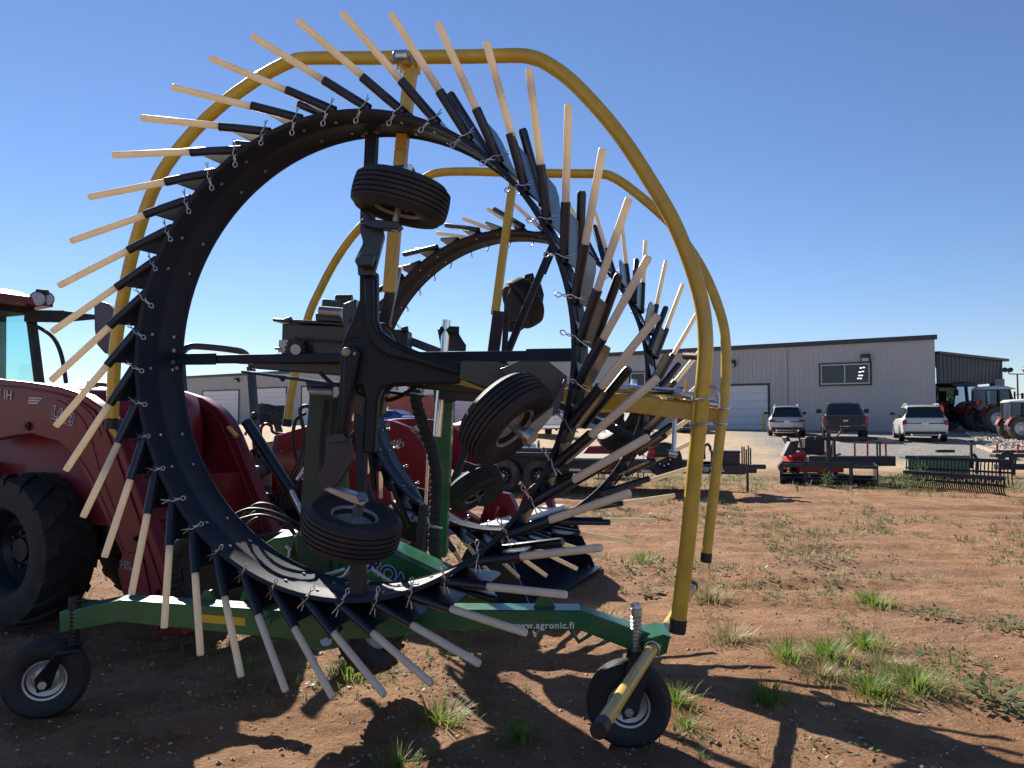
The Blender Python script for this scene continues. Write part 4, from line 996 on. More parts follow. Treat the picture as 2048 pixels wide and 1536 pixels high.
def door(pxa,pxb,ytop,dark=None):
    a,z1=sp_(pxa,ytop); b_,_=sp_(pxb,ytop); s0,s1=min(a,b_),max(a,b_)
    m=MB(); zz=ZB+.08 if dark is None else ZB+(z1-ZB)*dark
    nz_=int((z1-zz)/.53)+1
    for i in range(nz_):
        za=zz+(z1-zz)*i/nz_; zb=zz+(z1-zz)*(i+1)/nz_
        m.box(BP((s0+s1)/2,(za+zb)/2,.025),(s1-s0,.05,zb-za-.025),(BD,BN,V((0,0,1))))
        m.box(BP((s0+s1)/2,(za+zb)/2,.045),(s1-s0,.03,.04),(BD,BN,V((0,0,1))))
    d=m.build('roll_up_door','door_white',bld)
    if dark is not None:
        m=MB(); m.box(BP((s0+s1)/2,(ZB+zz)/2,.02),(s1-s0,.04,zz-ZB),(BD,BN,V((0,0,1)))); m.build('dark_doorway_slab','interior_dark',d)  # dark slab painted as the unlit interior below the raised door
    m=MB()
    for e in(s0-.06,s1+.06): m.box(BP(e,(ZB+z1)/2,.05),(.12,.10,z1-ZB),(BD,BN,V((0,0,1))))
    m.box(BP((s0+s1)/2,z1+.06,.055),(s1-s0+.24,.11,.12),(BD,BN,V((0,0,1)))); m.build('door_frame','eave_metal',d)
door(1452,1536,772)
door(407,478,783); door(503,573,778,.55); door(605,668,774); door(718,777,773); door(797,872,769); door(910,985,764); door(1010,1085,760)
def window(pxa,pxb,yt,yb,lamps=False):
    a,z1=sp_(pxa,yt); b_,z0=sp_(pxb,yb); s0,s1=min(a,b_),max(a,b_); c=(s0+s1)/2
    m=MB(); m.box(BP(c,(z0+z1)/2,.03),(s1-s0,.05,z1-z0),(BD,BN,V((0,0,1)))); wv=m.build('window','black_glass',bld)
    m=MB()
    for z_ in(z0,z1): m.box(BP(c,z_,.06),(s1-s0+.12,.07,.07),(BD,BN,V((0,0,1))))
    for e in(s0,c,s1): m.box(BP(e,(z0+z1)/2,.061),(.06,.066,z1-z0-.07),(BD,BN,V((0,0,1))))
    m.build('window_frame','window_frame',wv)
    m=MB()
    for z_ in(z0-.09,z1+.09): m.box(BP(c,z_,.055),(s1-s0+.3,.10,.09),(BD,BN,V((0,0,1))))
    for e in(s0-.10,s1+.10): m.box(BP(e,(z0+z1)/2,.055),(.09,.10,z1-z0+.09),(BD,BN,V((0,0,1))))
    m.build('window_trim','eave_metal',wv)
window(1643,1739,731,766); window(1263,1318,747,790)
for x,y,zz in((1733,716,0),(1465,727,0),(477,760,0)):
    s_,z_=sp_(x,y); m=MB(); m.prism([BP(s_,z_+.22,.05),BP(s_,z_+.22,.42),BP(s_,z_+.02,.42),BP(s_,z_-.22,.25),BP(s_,z_-.22,.05)],BD*.5); l=m.build('wall_light','trim_black',bld)
    m=MB(); m.prism([BP(s_,z_-.02,.425),BP(s_,z_-.20,.29),BP(s_,z_-.22,.26),BP(s_,z_-.02,.40)],BD*.4); m.build('lens','light_grey',l)
m=MB(); a,_=sp_(1420,858); b_,_=sp_(1560,858); m.box(BP((a+b_)/2,ZB+.02,1.0),(abs(a-b_),2.0,.3),(BD,BN,V((0,0,1)))); o=m.build('door_apron','concrete',None); tag(o,None,None,kind='structure')
a,_=sp_(1534,840); q=BP(a-.1,ZB,1.0)
m=MB(); m.lathe([(.001,-.3),(.10,-.3),(.10,1.25),(.07,1.32),(.001,1.35)],q,(0,0,1),16); o=m.build('bollard','bollard_yellow'); origin(o,q); tag(o,'yellow steel bollard beside the white roll up door','bollard')
# lean-to at the right end
lt=thing('lean_to','open lean-to with dark panelled front at the end of the grey building','lean-to',tuple(U(1940,840,48)))
def LP(px,py,D): return U(px,py,D)
m=MB(); A1,A2=LP(1872,707,46.2),LP(2004,721,50.5); A3,A4=LP(2000,766,50.5),LP(1874,767,46.2)
m.prism([A1,A2,A3,A4],FW*.12)
for k in range(17):
    t=(k+.5)/17; p=A1+(A2-A1)*t-FW*.07; q=A4+(A3-A4)*t-FW*.07; m.bar(p,q,.05,.05,up=FW)
m.build('front_panel','dark_metal_wall',lt)
m=MB(); m.bar(A1+V((0,0,.05)),A2+V((.3,.1,.02)),.45,.16); m.build('eave','eave_metal',lt)
m=MB(); m.add([A1,A2,A2+V((5,22,.6)),A1+V((6,20,.8))],[(0,1,2,3)]); m.add([A4+FW*.4,A3+FW*.4,A3+V((5,22,.1)),A4+V((6,20,-.1))],[(0,1,2,3)]); m.build('roof','dark_metal_wall',lt,recalc=False)
for xa,xb,yt,D in((1984,2003,758,50.3),(1906,1924,768,60),(1928,1946,768,56)):
    m=MB(); p,q=LP(xa,yt,D),LP(xb,yt,D); base=.5; c=(p+q)/2
    zt=p.z; n_=int((zt-base)/.42)
    for i in range(n_): m.box((c.x,c.y,base+(i+.5)*(zt-base)/n_),((q-p).length,(q-p).length,(zt-base)/n_-.02)); 
    m.box((c.x,c.y,(base+zt)/2),((q-p).length-.03,(q-p).length-.03,zt-base)); m.build('block_column','cmu',lt)
m=MB(); p=LP(2001,720,50.4); m.bar(V((p.x,p.y,.5)),p,.14,.14); m.build('steel_post','eave_metal',lt)
q=U(1890,800,130); m=MB(); m.box((q.x,q.y,1.6),(22,8,5.2)); m.prism([(q.x-11,q.y-4.2,4.2),(q.x+11,q.y-4.2,4.2),(q.x+11,q.y,5.0),(q.x-11,q.y,5.0)],(0,0,.1)); o=m.build('distant_shed','white_paint'); origin(o,(q.x,q.y,0)); tag(o,'pale shed seen far off under the lean-to','shed')
# light mast
q=G(2036,840); q=U(2036,800,75); q.z=.8
pm=thing('light_mast','slim floodlight mast with a curved crossbar beyond the lean-to','light mast',tuple(q))
zt=U(2036,748,75).z
m=MB(); m.cyl(q,V((q.x,q.y,zt)),.10,10,.07); m.tube(smooth_path([V((q.x-.95,q.y,zt+.35)),V((q.x-.8,q.y,zt+.05)),V((q.x-.4,q.y,zt)),V((q.x+.4,q.y,zt)),V((q.x+.8,q.y,zt+.05)),V((q.x+.95,q.y,zt+.35))],4),.05,8); m.build('mast','eave_metal',pm)
for dx in(-1.2,-.7,.7,1.2):
    m=MB(); m.lathe([(.001,-.2),(.12,-.2),(.26,.12),(.24,.14),(.001,.1)],V((q.x+dx,q.y,zt+.45)),V((dx*.4,-.8,-.35)),12); m.build('floodlight','dull_black',pm)

# ------------------------------------------------------------------ cars and pickups
def road_wheel(t,F,c,r,side,rm='rim_steel'):
    m=MB(F); m.lathe([(r*.6,-.1),(r*.7,-.115),(r*.93,-.11),(r,-.08),(r,.08),(r*.93,.11),(r*.7,.115),(r*.6,.1),(r*.58,-.1)],c,(0,1,0),28); w_=m.build('wheel','rubber',t)
    m=MB(F); m.lathe([(.001,side*.07),(r*.18,side*.08),(r*.22,side*.05),(r*.55,side*.085),(r*.62,side*.10),(r*.62,-.09),(.001,-.06)],c,(0,1,0),28)
    for k in range(5):
        a=2*PI*k/5; e=V((math.cos(a),0,math.sin(a))); m.bar(V(c)+e*r*.12+V((0,side*.095,0)),V(c)+e*r*.58+V((0,side*.10,0)),.05,.02,up=(0,1,0))
    m.build('rim',rm,w_)
def ringc(x,zb,zs,zt,wb,wt):
    h=[(0,zb),(wb*.86,zb),(wb*.97,zb+.10),(wb,zb+(zs-zb)*.45),(wb*.985,zs-.04),(wb*.95,zs),(wt+(wb-wt)*.08,zs+(zt-zs)*.55),(wt,zt-.07),(wt*.86,zt-.01),(0,zt)]
    return [V((x,-y,z)) for y,z in h]+[V((x,y,z)) for y,z in h[-2:0:-1]]
KIND={
 'suv':dict(L=4.6,sec=[(.0,.50,.82,.84,.78,.74),(.06,.36,.98,1.02,.88,.78),(.16,.30,1.02,1.14,.92,.76),(.62,.26,1.04,1.60,.935,.66),(1.3,.25,1.03,1.68,.94,.68),(2.5,.25,1.0,1.67,.94,.68),(2.9,.25,.99,1.5,.94,.70),(3.35,.25,.97,1.06,.93,.80),(4.3,.28,.86,.93,.90,.76),(4.6,.42,.72,.78,.74,.64)],wh=((.95,.36),(3.7,.36)),rw=(.10,1.05,.755,.585,1.57,.60)),
 'suv2':dict(L=5.0,sec=[(.0,.52,.90,.93,.84,.80),(.06,.38,1.06,1.10,.94,.84),(.14,.32,1.10,1.20,.98,.82),(.50,.28,1.12,1.68,.995,.72),(1.3,.27,1.11,1.77,1.0,.74),(2.7,.27,1.08,1.75,1.0,.74),(3.1,.27,1.06,1.55,1.0,.75),(3.6,.27,1.04,1.14,.99,.85),(4.7,.3,.94,1.02,.95,.80),(5.0,.45,.8,.86,.80,.70)],wh=((1.05,.39),(3.95,.39)),rw=(.075,1.15,.82,.475,1.66,.68)),
 'pickup':dict(L=5.8,sec=[(.0,.62,1.12,1.16,.90,.90),(.05,.52,1.22,1.26,.99,.97),(.2,.48,1.22,1.27,1.0,.96),(1.78,.46,1.22,1.27,1.0,.96),(1.80,.46,1.22,1.30,1.0,.84),(1.95,.46,1.22,1.88,1.0,.72),(2.6,.46,1.21,1.96,1.0,.72),(3.5,.46,1.20,1.95,1.0,.72),(3.9,.46,1.19,1.70,1.0,.74),(4.3,.46,1.18,1.27,1.0,.86),(5.6,.50,1.08,1.18,.97,.84),(5.8,.6,.9,1.0,.86,.75)],wh=((1.15,.42),(4.8,.42)),rw=(1.81,1.30,.79,1.94,1.83,.66)),
 'sedan':dict(L=4.8,sec=[(.0,.50,.78,.82,.76,.70),(.08,.34,.94,.99,.88,.74),(.7,.25,.96,1.03,.92,.72),(1.0,.24,.97,1.10,.92,.68),(1.7,.24,.97,1.40,.92,.60),(2.5,.24,.95,1.44,.92,.60),(2.9,.24,.94,1.32,.92,.62),(3.5,.24,.92,.99,.91,.74),(4.5,.28,.80,.86,.88,.70),(4.8,.42,.66,.72,.72,.6)],wh=((1.0,.33),(3.8,.33)),rw=(1.0,1.10,.66,1.62,1.37,.56)),
}
def car(name,label,cat,kind,loc,hd,paint,group='cars and pickups parked in the lot',extras=()):
    k=KIND[kind]; F=Floc(loc,hd); t=thing(name,label,cat,tuple(loc),group=group)
    m=MB(F); m.loft([ringc(*s) for s in k['sec']]); m.build('body',paint,t,sharp=32)
    x0,z0,w0,x1,z1,w1=k['rw']
    m=MB(F); nx_=V((z1-z0,0,-(x1-x0))).normalized()*-1.0; nx_=V((-(z1-z0),0,(x1-x0))).normalized()
    q=[V((x0,-w0,z0)),V((x0,w0,z0)),V((x1,w1,z1)),V((x1,-w1,z1))]; m.prism([p+nx_*.012 for p in q],nx_*.03); m.build('rear_window','black_glass',t,bevel=.008)
    # side glass
    if kind!='pickup': xs=[s for s in k['sec'] if s[3]-s[2]>.3]
    else: xs=[s for s in k['sec'] if s[3]>1.5]
    m=MB(F)
    for s in(-1,1):
        lo=[V((c[0],s*(c[4]*.95+.012),c[2]+.03)) for c in xs]; hi=[V((c[0]+(0),s*(c[5]+.022),c[3]-.10)) for c in xs]
        n=len(xs); m.add(lo+hi,[(i,i+1,n+i+1,n+i) for i in range(n-1)])
    m.build('side_window','black_glass',t,recalc=False)
    for xw,r in k['wh']:
        for s in(-1,1):
            wb=max(c[4] for c in k['sec']); road_wheel(t,F,(xw,s*(wb-.10),r),r,s)
            m=MB(F); m.lathe([(r*1.13,-.005),(r*1.13,.012),(.001,.012)],(xw,s*(wb-.012),r*1.02),(0,s,0),24); m.build('wheel_arch','trim_black',t)
    zb=k['sec'][1][2]; wb=k['sec'][1][4]
    tl={'suv':(.10,.28,.12,zb-.12),'suv2':(.09,.16,.24,zb-.13),'pickup':(.03,.16,.36,zb-.24),'sedan':(.09,.34,.12,zb-.12)}[kind]
    for s in(-1,1):
        m=MB(F); x_,w_,h_,z_=tl
        m.prism([(x_-.05,s*(wb+.02),z_-h_/2),(x_-.09,s*(wb-w_),z_-h_*.35),(x_-.06,s*(wb-w_),z_+h_*.45),(x_,s*(wb+.01),z_+h_/2)],(.16,0,0)); m.build('tail_light','red_lens',t,bevel=.01)
        xm={'suv':3.0,'suv2':3.2,'pickup':3.95,'sedan':3.0}[kind]; zm=k['sec'][-3][3]+.22
        m=MB(F); m.box((xm,s*(wb+.17),zm),(.10,.22 if kind!='pickup' else .26,.15 if kind!='pickup' else .22)); m.bar((xm,s*(wb*.95),zm-.06),(xm,s*(wb+.12),zm-.02),.05,.05); m.build('wing_mirror','trim_black',t,bevel=.03)
    zp={'suv':.80,'suv2':.85,'pickup':.66,'sedan':.72}[kind]
    m=MB(F); m.box((-.012 if kind!='pickup' else -.06,0,zp),(.02,.31,.155)); m.build('number_plate','sticker_white',t)
    m=MB(F)
    if kind=='pickup':
        m.box((-.02,0,.62),(.14,1.86,.20)); mt='trim_black' if 'blackbumper' in extras else 'chrome'
        m.build('bumper',mt,t,bevel=.03)
        m=MB(F); m.box((-.08,0,.45),(.2,.08,.08)); m.build('tow_hitch','dull_black',t)
        m=MB(F); m.box((-.004,0,.98),(.02,1.5,.40)); m.build('tailgate','trim_black' if 'blackbumper' in extras else paint,t,bevel=.02)
        m=MB(F); m.box((-.02,0,1.0),(.016,.22,.09)); m.build('badge','silver_line',t,bevel=.02)
    else:
        m.box((.06,0,.40),(.22,wb*1.86,.20)); m.build('bumper','trim_black',t,bevel=.03)
        m=MB(F); m.box((-.015,0,.34),(.08,wb*1.1,.06)); m.build('skid_plate','silver_line',t,bevel=.015)
        for s in(-1,1):
            m=MB(F); m.cyl((-.06,s*wb*.62,.34),(.2,s*wb*.62,.34),.055,14); m.build('exhaust_tip','chrome',t)
        m=MB(F); m.box((-.005,0,zp+.17),(.02,.16,.06)); m.build('badge','silver_line',t,bevel=.01)
        if kind!='sedan':
            m=MB(F)
            for s in(-1,1): m.tube(smooth_path([V((.8,s*k['rw'][5]*1.0,k['sec'][4][3]-.02)),V((1.0,s*k['rw'][5],k['sec'][4][3]+.05)),V((2.3,s*k['rw'][5],k['sec'][4][3]+.04)),V((2.5,s*k['rw'][5],k['sec'][4][3]-.03))],4),.02,6)
            m.build('roof_rail','silver_line',t)
            m=MB(F); m.box((k['rw'][3]-.02,0,k['rw'][4]+.05),(.22,k['rw'][5]*1.8,.03)); m.build('roof_spoiler',paint,t,bevel=.01)
    return t
def cp(px,D): 
    p=U(px,830,D); return (p.x,p.y,terr(p.x,p.y)+.005)
car('parked_car','silver grey compact SUV parked nearest the yellow bollard','car','suv',cp(1574,41.5),(.30,.95),'silver_car')
car('pickup_truck','dusty dark pickup with black tailgate between two SUVs','pickup','pickup',cp(1691,37),(.36,.93),'bronze_car',extras=('blackbumper',))
car('parked_car','cream white SUV parked in front of the building corner','car','suv2',cp(1850,36.3),(.36,.93),'pearl_car')
car('pickup_truck','white pickup with red tail lights seen through the near rotor','pickup','pickup',cp(1112,40.5),(-.22,.97),'white_car')
car('parked_car','black sedan half hidden behind the yellow hoops','car','sedan',cp(1382,45.5),(.12,.99),'black_car')
car('parked_car','white car whose windscreen shows behind the right green post','car','sedan',cp(925,36),(.5,-.86),'white_car')
car('parked_car','blue car whose roof shows above the loader arm','car','sedan',cp(842,47),(-.9,.4),'blue_car')
# orange hoop of a small machine behind the cream SUV
q=U(1873,860,41); q.z=terr(q.x,q.y)
m=MB(); m.tube(smooth_path([V((q.x-.36,q.y,q.z)),V((q.x-.36,q.y,q.z+1.1)),V((q.x-.34,q.y,q.z+1.52)),V((q.x-.2,q.y,q.z+1.66)),V((q.x+.2,q.y,q.z+1.66)),V((q.x+.34,q.y,q.z+1.54)),V((q.x+.36,q.y,q.z+1.1)),V((q.x+.36,q.y,q.z))],5),.05,10); o=m.build('roll_hoop','orange_lens'); origin(o,q); tag(o,'orange tubular roll hoop standing behind the cream SUV','roll hoop')
# shipping container
q=U(800,835,60); q.z=terr(q.x,q.y)
F=Floc(q,(1,-.12)); ct=thing('shipping_container','rusty red corrugated shipping container beyond the tractors','container',tuple(q))
m=MB(F); pr=[]; n=44
for i in range(n+1):
    x=-3.9+7.6*i/n; pr.append((x,-1.22-(.045 if i%2 else 0)))
m.loft([[V((x,y,.0)) for x,y in pr]+[V((3.7,1.22,0)),V((-3.9,1.22,0))],[V((x,y,2.35)) for x,y in pr]+[V((3.7,1.22,2.35)),V((-3.9,1.22,2.35))]]); m.build('container_wall','container_red',ct,sharp=20)
m=MB(F)
for z_ in(.06,2.42): m.box((-.1,-1.24,z_),(7.75,.12,.14))
for x in(-3.92,3.72): m.box((x,-1.24,1.2),(.14,.13,2.5))
m.build('corner_post','container_red',ct)
text('AVYKLINI',1.0,F@Matrix(((1,0,0,-.4),(0,0,-1,-1.285),(0,1,0,.85),(0,0,0,1))),'light_grey',ct,'container_lettering',spacing=1.1)
q2=U(825,806,66); q2.z=terr(q2.x,q2.y)
m=MB(); m.box((q2.x,q2.y,q2.z+2.5),(1.3,1.2,1.2)); m.bar((q2.x-.5,q2.y,q2.z),(q2.x-.5,q2.y,q2.z+2),.15,.15); m.bar((q2.x+.5,q2.y,q2.z),(q2.x+.5,q2.y,q2.z+2),.15,.15); o=m.build('pallet_tank','tan_worn',bevel=.05); origin(o,q2); tag(o,'tan tank on legs showing over the red container','tank')

# ------------------------------------------------------------------ flatbed trailer
HT=V((.97,-.24,0)).normalized(); c0=U(1046,955,17.7); c0.z=0
FT=Floc(c0,HT)                                # x forward, y left(far), origin below the near axles
tr=thing('flatbed_trailer','black tandem flatbed trailer with red and white tape along its side','trailer',(c0.x,c0.y,0))
m=MB(FT)
for y in(-.02,2.05): m.box((.6,y+.1,.62),(6.6,.10,.26))
for x in np.arange(-2.6,3.9,.6): m.box((x,1.1,.60),(.06,2.0,.12))
m.bar((3.9,.15,.58),(5.0,.95,.55),.10,.2); m.bar((3.9,2.05,.58),(5.0,1.15,.55),.10,.2); m.box((4.95,1.05,.55),(.5,.2,.18)); m.box((5.25,1.05,.60),(.3,.12,.1)); m.box((5.0,1.05,.28),(.055,.055,.5)); m.box((.8,1.1,.47),(2.8,1.6,.1))
m.build('frame','black_paint',tr,bevel=.01)
m=MB(FT)
for i in range(11): m.box((.6,.2+i*.185,.775),(6.5,.175,.04))
m.build('deck','wood_deck',tr)
m=MB(FT)
for y in(-.12,2.35):
    m.prism([(-.98,y,.60),(-.92,y,.86),(-.80,y,.92),(.80,y,.92),(.92,y,.86),(.98,y,.60),(.9,y,.60),(.8,y,.84),(-.8,y,.84),(-.9,y,.60)],(0,.26,0))
    m.prism([(-.98,y+.12,.62),(-.9,y+.12,.88),(.9,y+.12,.88),(.98,y+.12,.62)],(0,.02,0))
m.build('fender','black_paint',tr,bevel=.006)
for x in(-.42,.42):
    for y,s in((-.12,-1),(2.35,1)):
        m=MB(FT); r=.385; m.lathe(tyre_prof(r,.22,.21,(-.4,0,.4))+[(.2,.05),(.2,-.05)],(x,y,r),(0,1,0),36); w_=m.build('wheel','dirty_rubber',tr)
        m=MB(FT); m.lathe([(.001,s*.05),(.06,s*.06),(.06,s*.02),(.12,s*.0),(.17,s*.03),(.19,s*.09),(.215,s*.10),(.215,-s*.09),(.001,-s*.06)],(x,y,r),(0,1,0),28); rm=m.build('rim','dull_black',w_)
        m=MB(FT); m.cyl((x,y+s*.02,r),(x,y+s*.10,r),.045,14)
        for k in range(8):
            a=2*PI*k/8; m.cyl((x+math.cos(a)*.10,y+s*.02,r+math.sin(a)*.10),(x+math.cos(a)*.10,y+s*.04,r+math.sin(a)*.10),.012,6)
        m.build('hub','zinc',rm)
m=MB(FT); r=.385; c=(3.2,-.14,.80); m.lathe(tyre_prof(r,.22,.21,(-.4,0,.4))+[(.2,.05),(.2,-.05)],c,(0,1,0),36); w_=m.build('spare_wheel','rubber',tr)
m=MB(FT); m.lathe([(.001,-.05),(.08,-.06),(.13,-.02),(.17,-.05),(.19,-.09),(.215,-.10),(.215,.09),(.001,.06)],c,(0,1,0),28); rm=m.build('rim','dull_black',w_)
m=MB(FT)
for k in range(8):
    a=2*PI*k/8; m.cyl((c[0]+math.cos(a)*.13,c[1]-.07,c[2]+math.sin(a)*.13),(c[0]+math.cos(a)*.13,c[1]-.03,c[2]+math.sin(a)*.13),.022,8)
m.build('rim_holes','light_grey',rm)
m=MB(FT); m.box((3.2,.0,.62),(.1,.1,.5)); m.build('spare_bracket','dull_black',tr)
for i in range(10):
    m=MB(FT); m.box((1.2+i*.27,.024,.53),(.26,.006,.055)); m.build('reflector_tape','red_bright' if i%2 else 'sticker_white',tr)
m=MB(FT); m.box((4.5,.6,.80),(.62,.45,.30)); m.box((4.5,.6,.96),(.66,.5,.03)); m.build('tool_box','black_paint',tr,bevel=.01)
m=MB(FT)
for i in range(5): m.box((4.86+.045*i,.5,.85+.02*(i%2)),(.03,.06,.45-.06*(i%3)))
m.tube(smooth_path([V((4.05,.5,.78)),V((4.05,.5,1.05)),V((4.12,.5,1.12)),V((4.18,.5,1.05)),V((4.17,.5,.98))],4),.03,8); m.box((3.85,.5,.95),(.16,.1,.2)); m.build('ramp_rack','dull_black',tr)
text('LOAD TRAIL',.105,FT@Matrix(((1,0,0,4.15),(0,0,-1,.088),(0,1,0,.585),(0,0,0,1))),'sticker_white',tr,'lettering_outline',offset=.012,spacing=1.05,ext=.001)
text('LOAD TRAIL',.105,FT@Matrix(((1,0,0,4.15),(0,0,-1,.084),(0,1,0,.585),(0,0,0,1))),'sticker_blue',tr,'lettering',offset=.0,spacing=1.05,ext=.001)
# tank and red implement standing beyond the trailer
for i in range(4): hose([(560+i*9,1010),(575+i*8,960),(600+i*6,915),(612+i*5,880)],8.4-.1*i,.014,'hydraulic_hose',tB,'black_paint')
m=MB(); m.plate([(560,962),(610,950),(622,985),(612,1015),(566,1020)],8.5,.25); m.build('valve_block','dull_black',tB,bevel=.02)
for i in range(3): hose([(470,1060+i*10),(510,1010+i*14),(560,1020+i*10),(590,1070)],4.95,.011)
q=U(1045,905,24); q.z=terr(q.x,q.y)
tk=thing('sprayer_tank','small white tank in a dark frame beyond the trailer fender','tank',tuple(q))
m=MB(); m.lathe([(.001,-.45),(.22,-.43),(.30,-.34),(.30,.34),(.22,.43),(.001,.45)],V((q.x,q.y,q.z+.62)),(1,0,0),20); m.build('tank_shell','white_paint',tk)
m=MB()
for dx in(-.5,-.2,.2,.5): m.tube(smooth_path([V((q.x+dx,q.y-.34,q.z)),V((q.x+dx,q.y-.34,q.z+.7)),V((q.x+dx,q.y-.2,q.z+.95)),V((q.x+dx,q.y+.2,q.z+.95)),V((q.x+dx,q.y+.34,q.z+.7)),V((q.x+dx,q.y+.34,q.z))],4),.03,6)
m.build('tank_frame','dark_green',tk)
q=U(1225,905,22); q.z=terr(q.x,q.y)
rp=thing('seed_drill','dark red implement with a row of black tines beyond the trailer deck','implement',tuple(q))
m=MB(); m.box((q.x,q.y,q.z+.55),(1.9,.3,.16)); m.prism([(q.x-.95,q.y,q.z+.6),(q.x+.95,q.y,q.z+.6),(q.x+.6,q.y,q.z+.95),(q.x-.7,q.y,q.z+.88)],(0,.4,0)); m.build('hopper','red_paint',rp,bevel=.02)
m=MB()
for i in range(12): m.tube(smooth_path([V((q.x-.9+i*.16,q.y-.1,q.z+.5)),V((q.x-.9+i*.16,q.y-.25,q.z+.3)),V((q.x-.9+i*.16,q.y-.1,q.z+.02))],3),.02,6)
m.build('tine_row','dull_black',rp)

# ------------------------------------------------------------------ implements in the weeds at the right
p0=G(1560,968); p1=G(1757,974); bx=(p1-p0).normalized(); by=V((-bx.y,bx.x,0)); Lb=(p1-p0).length
FBx=Matrix(((bx.x,by.x,0,p0.x),(bx.y,by.y,0,p0.y),(0,0,1,0),(0,0,0,1)))
ib=thing('land_plane','black steel land plane frame lying behind the weeds','implement',tuple(p0))
m=MB(FBx)
for y in(0,1.15):
    m.box((Lb/2,y,.48),(Lb,.08,.08)); 
    m.box((Lb/2,y,.10),(Lb,.03,.20),(V((1,0,0)),V((0,.93,.36)),V((0,-.36,.93))))
for x in(.02,Lb-.02): m.box((x,.575,.27),(.04,1.3,.52))
for y in(.35,.75): m.box((Lb/2,y,.46),(Lb,.07,.07))
m.build('frame','black_paint',ib,bevel=.006)
m=MB(FBx)
for x in(.62,1.15,1.68): m.box((x,-.06,.32),(.09,.06,.52))
for z_ in(.12,.56): m.box((1.15,-.06,z_),(1.15,.06,.07))
m.box((1.15,.1,.65),(.06,.3,.5)); m.build('hitch_frame','black_paint',ib,bevel=.006)
q=U(1700,945,22.3); q.z=terr(q.x,q.y)
sb=thing('scraper_blade','black scraper frame with red pins standing behind the land plane','implement',tuple(q))
m=MB(); m.box((q.x,q.y,q.z+.45),(2.5,.35,.28)); m.box((q.x-.1,q.y,q.z+1.1),(1.8,.07,.09)); m.box((q.x-.62,q.y,q.z+.85),(.12,.1,.8)); m.box((q.x-.45,q.y,q.z+.85),(.07,.1,.6)); m.build('frame','dull_black',sb,bevel=.01)
for i,x in enumerate((.35,.72,1.0,1.08,1.25)): 
    m=MB(); m.cyl((q.x+x-.2,q.y,q.z+.55),(q.x+x-.2,q.y,q.z+1.0),.028,8); m.build('hitch_pin','red_bright' if i in(0,1,4) else 'dull_black',sb)
# red mower
q=U(1617,925,23.5); q.z=terr(q.x,q.y)
mw=thing('ride_on_mower','red zero turn mower with black engine behind the land plane','mower',tuple(q))
def mm(name,mt,fn,bev=.01):
    m=MB(Matrix.Translation(q)); fn(m); return m.build(name,mt,mw,bevel=bev)
mm('chassis','red_bright',lambda m:(m.box((0,0,.42),(1.3,.9,.14)),m.box((-.45,-.2,.55),(.45,.5,.2)),m.bar((-.62,-.3,.4),(-.85,-.3,.65),.08,.08),m.box((.5,.0,.55),(.3,.7,.2))))
mm('mower_deck','red_bright',lambda m:(m.prism([(-.5,-.75,.16),(.75,-.75,.16),(.85,-.3,.16),(.85,.3,.16),(-.6,.3,.16)],(0,0,.16)),m.bar((-.95,-.6,.2),(-.35,-.45,.5),.07,.07),m.bar((.2,-.5,.45),(.75,-.55,.62),.08,.06)))
mm('side_chute','trim_black',lambda m:m.prism([(-1.0,-.5,.55),(-.62,-.5,.62),(-.5,-.5,1.02),(-.78,-.5,.98)],(0,.3,0)))
mm('engine','dull_black',lambda m:(m.box((.15,.1,.82),(.6,.5,.5)),m.cyl((.15,.1,1.0),(.15,.1,1.12),.2,16)))
mm('seat','trim_black',lambda m:(m.box((-.35,.0,.75),(.4,.45,.1)),m.box((-.62,0,.95),(.1,.42,.4),(V((.85,0,.5)),V((0,1,0)),V((-.5,0,.85))))),.03)
for dx,lean in((-.35,-.18),(.6,.28)): mm('control_lever','red_paint',lambda m:m.tube(smooth_path([V((dx,-.3,.5)),V((dx+.02,-.3,.95)),V((dx+lean,-.3,1.3)),V((dx+lean,-.3,1.45))],4),.03,8))
for x,y,r in((-.6,-.45,.18),(-.6,.45,.18),(.5,-.5,.28),(.5,.5,.28)): mm('wheel','rubber',lambda m:m.lathe(tyre_prof(r,.2,r*.45,())+[(.001,.05),(.001,-.05)],V((x,y,r)),(0,1,0),20),0)
# landscape rakes
def lrake(pxa,ya,pxb,yb,n,label,h):
    a=G(pxa,ya); b_=G(pxb,yb); d=(b_-a); 
    t=thing('landscape_rake',label,'landscape rake',tuple(a),group='landscape rakes')
    a=a+V((0,0,.02)); b_=b_+V((0,0,.02))
    up=V((0,0,1)); m=MB(); m.bar(a+up*h,b_+up*h,.07,.09); m.bar(a+up*h*.55,b_+up*h*.55,.03,.05); m.build('rake_bar','black_paint',t,bevel=.004)
    m=MB(); nd=V((-d.y,d.x,0)).normalized()
    for i in range(n):
        p=a+d*(i+.5)/n; m.tube(smooth_path([p+up*h,p+up*h*.6-nd*.05,p+up*h*.2-nd*.03,p+nd*.04],3),.016,6)
    o=m.build('tine_row','dull_black',t); 
    return t,a,d
t_,a_,d_=lrake(1808,975,2012,992,46,'low black landscape rake with close tines nearest the camera',.36)
t_,a_,d_=lrake(1812,962,2030,976,30,'taller black landscape rake with wide tines and an upright post',.62)
m=MB(); p=a_+d_*.63; m.box(p+V((0,0,.75)),(.05,.05,.7)); m.box(p+V((0,0,1.1)),(.14,.05,.04)); m.build('post','dull_black',t_)
q=U(1887,945,22); q.z=terr(q.x,q.y)
gi=thing('box_scraper','green box scraper behind the landscape rakes','implement',tuple(q))
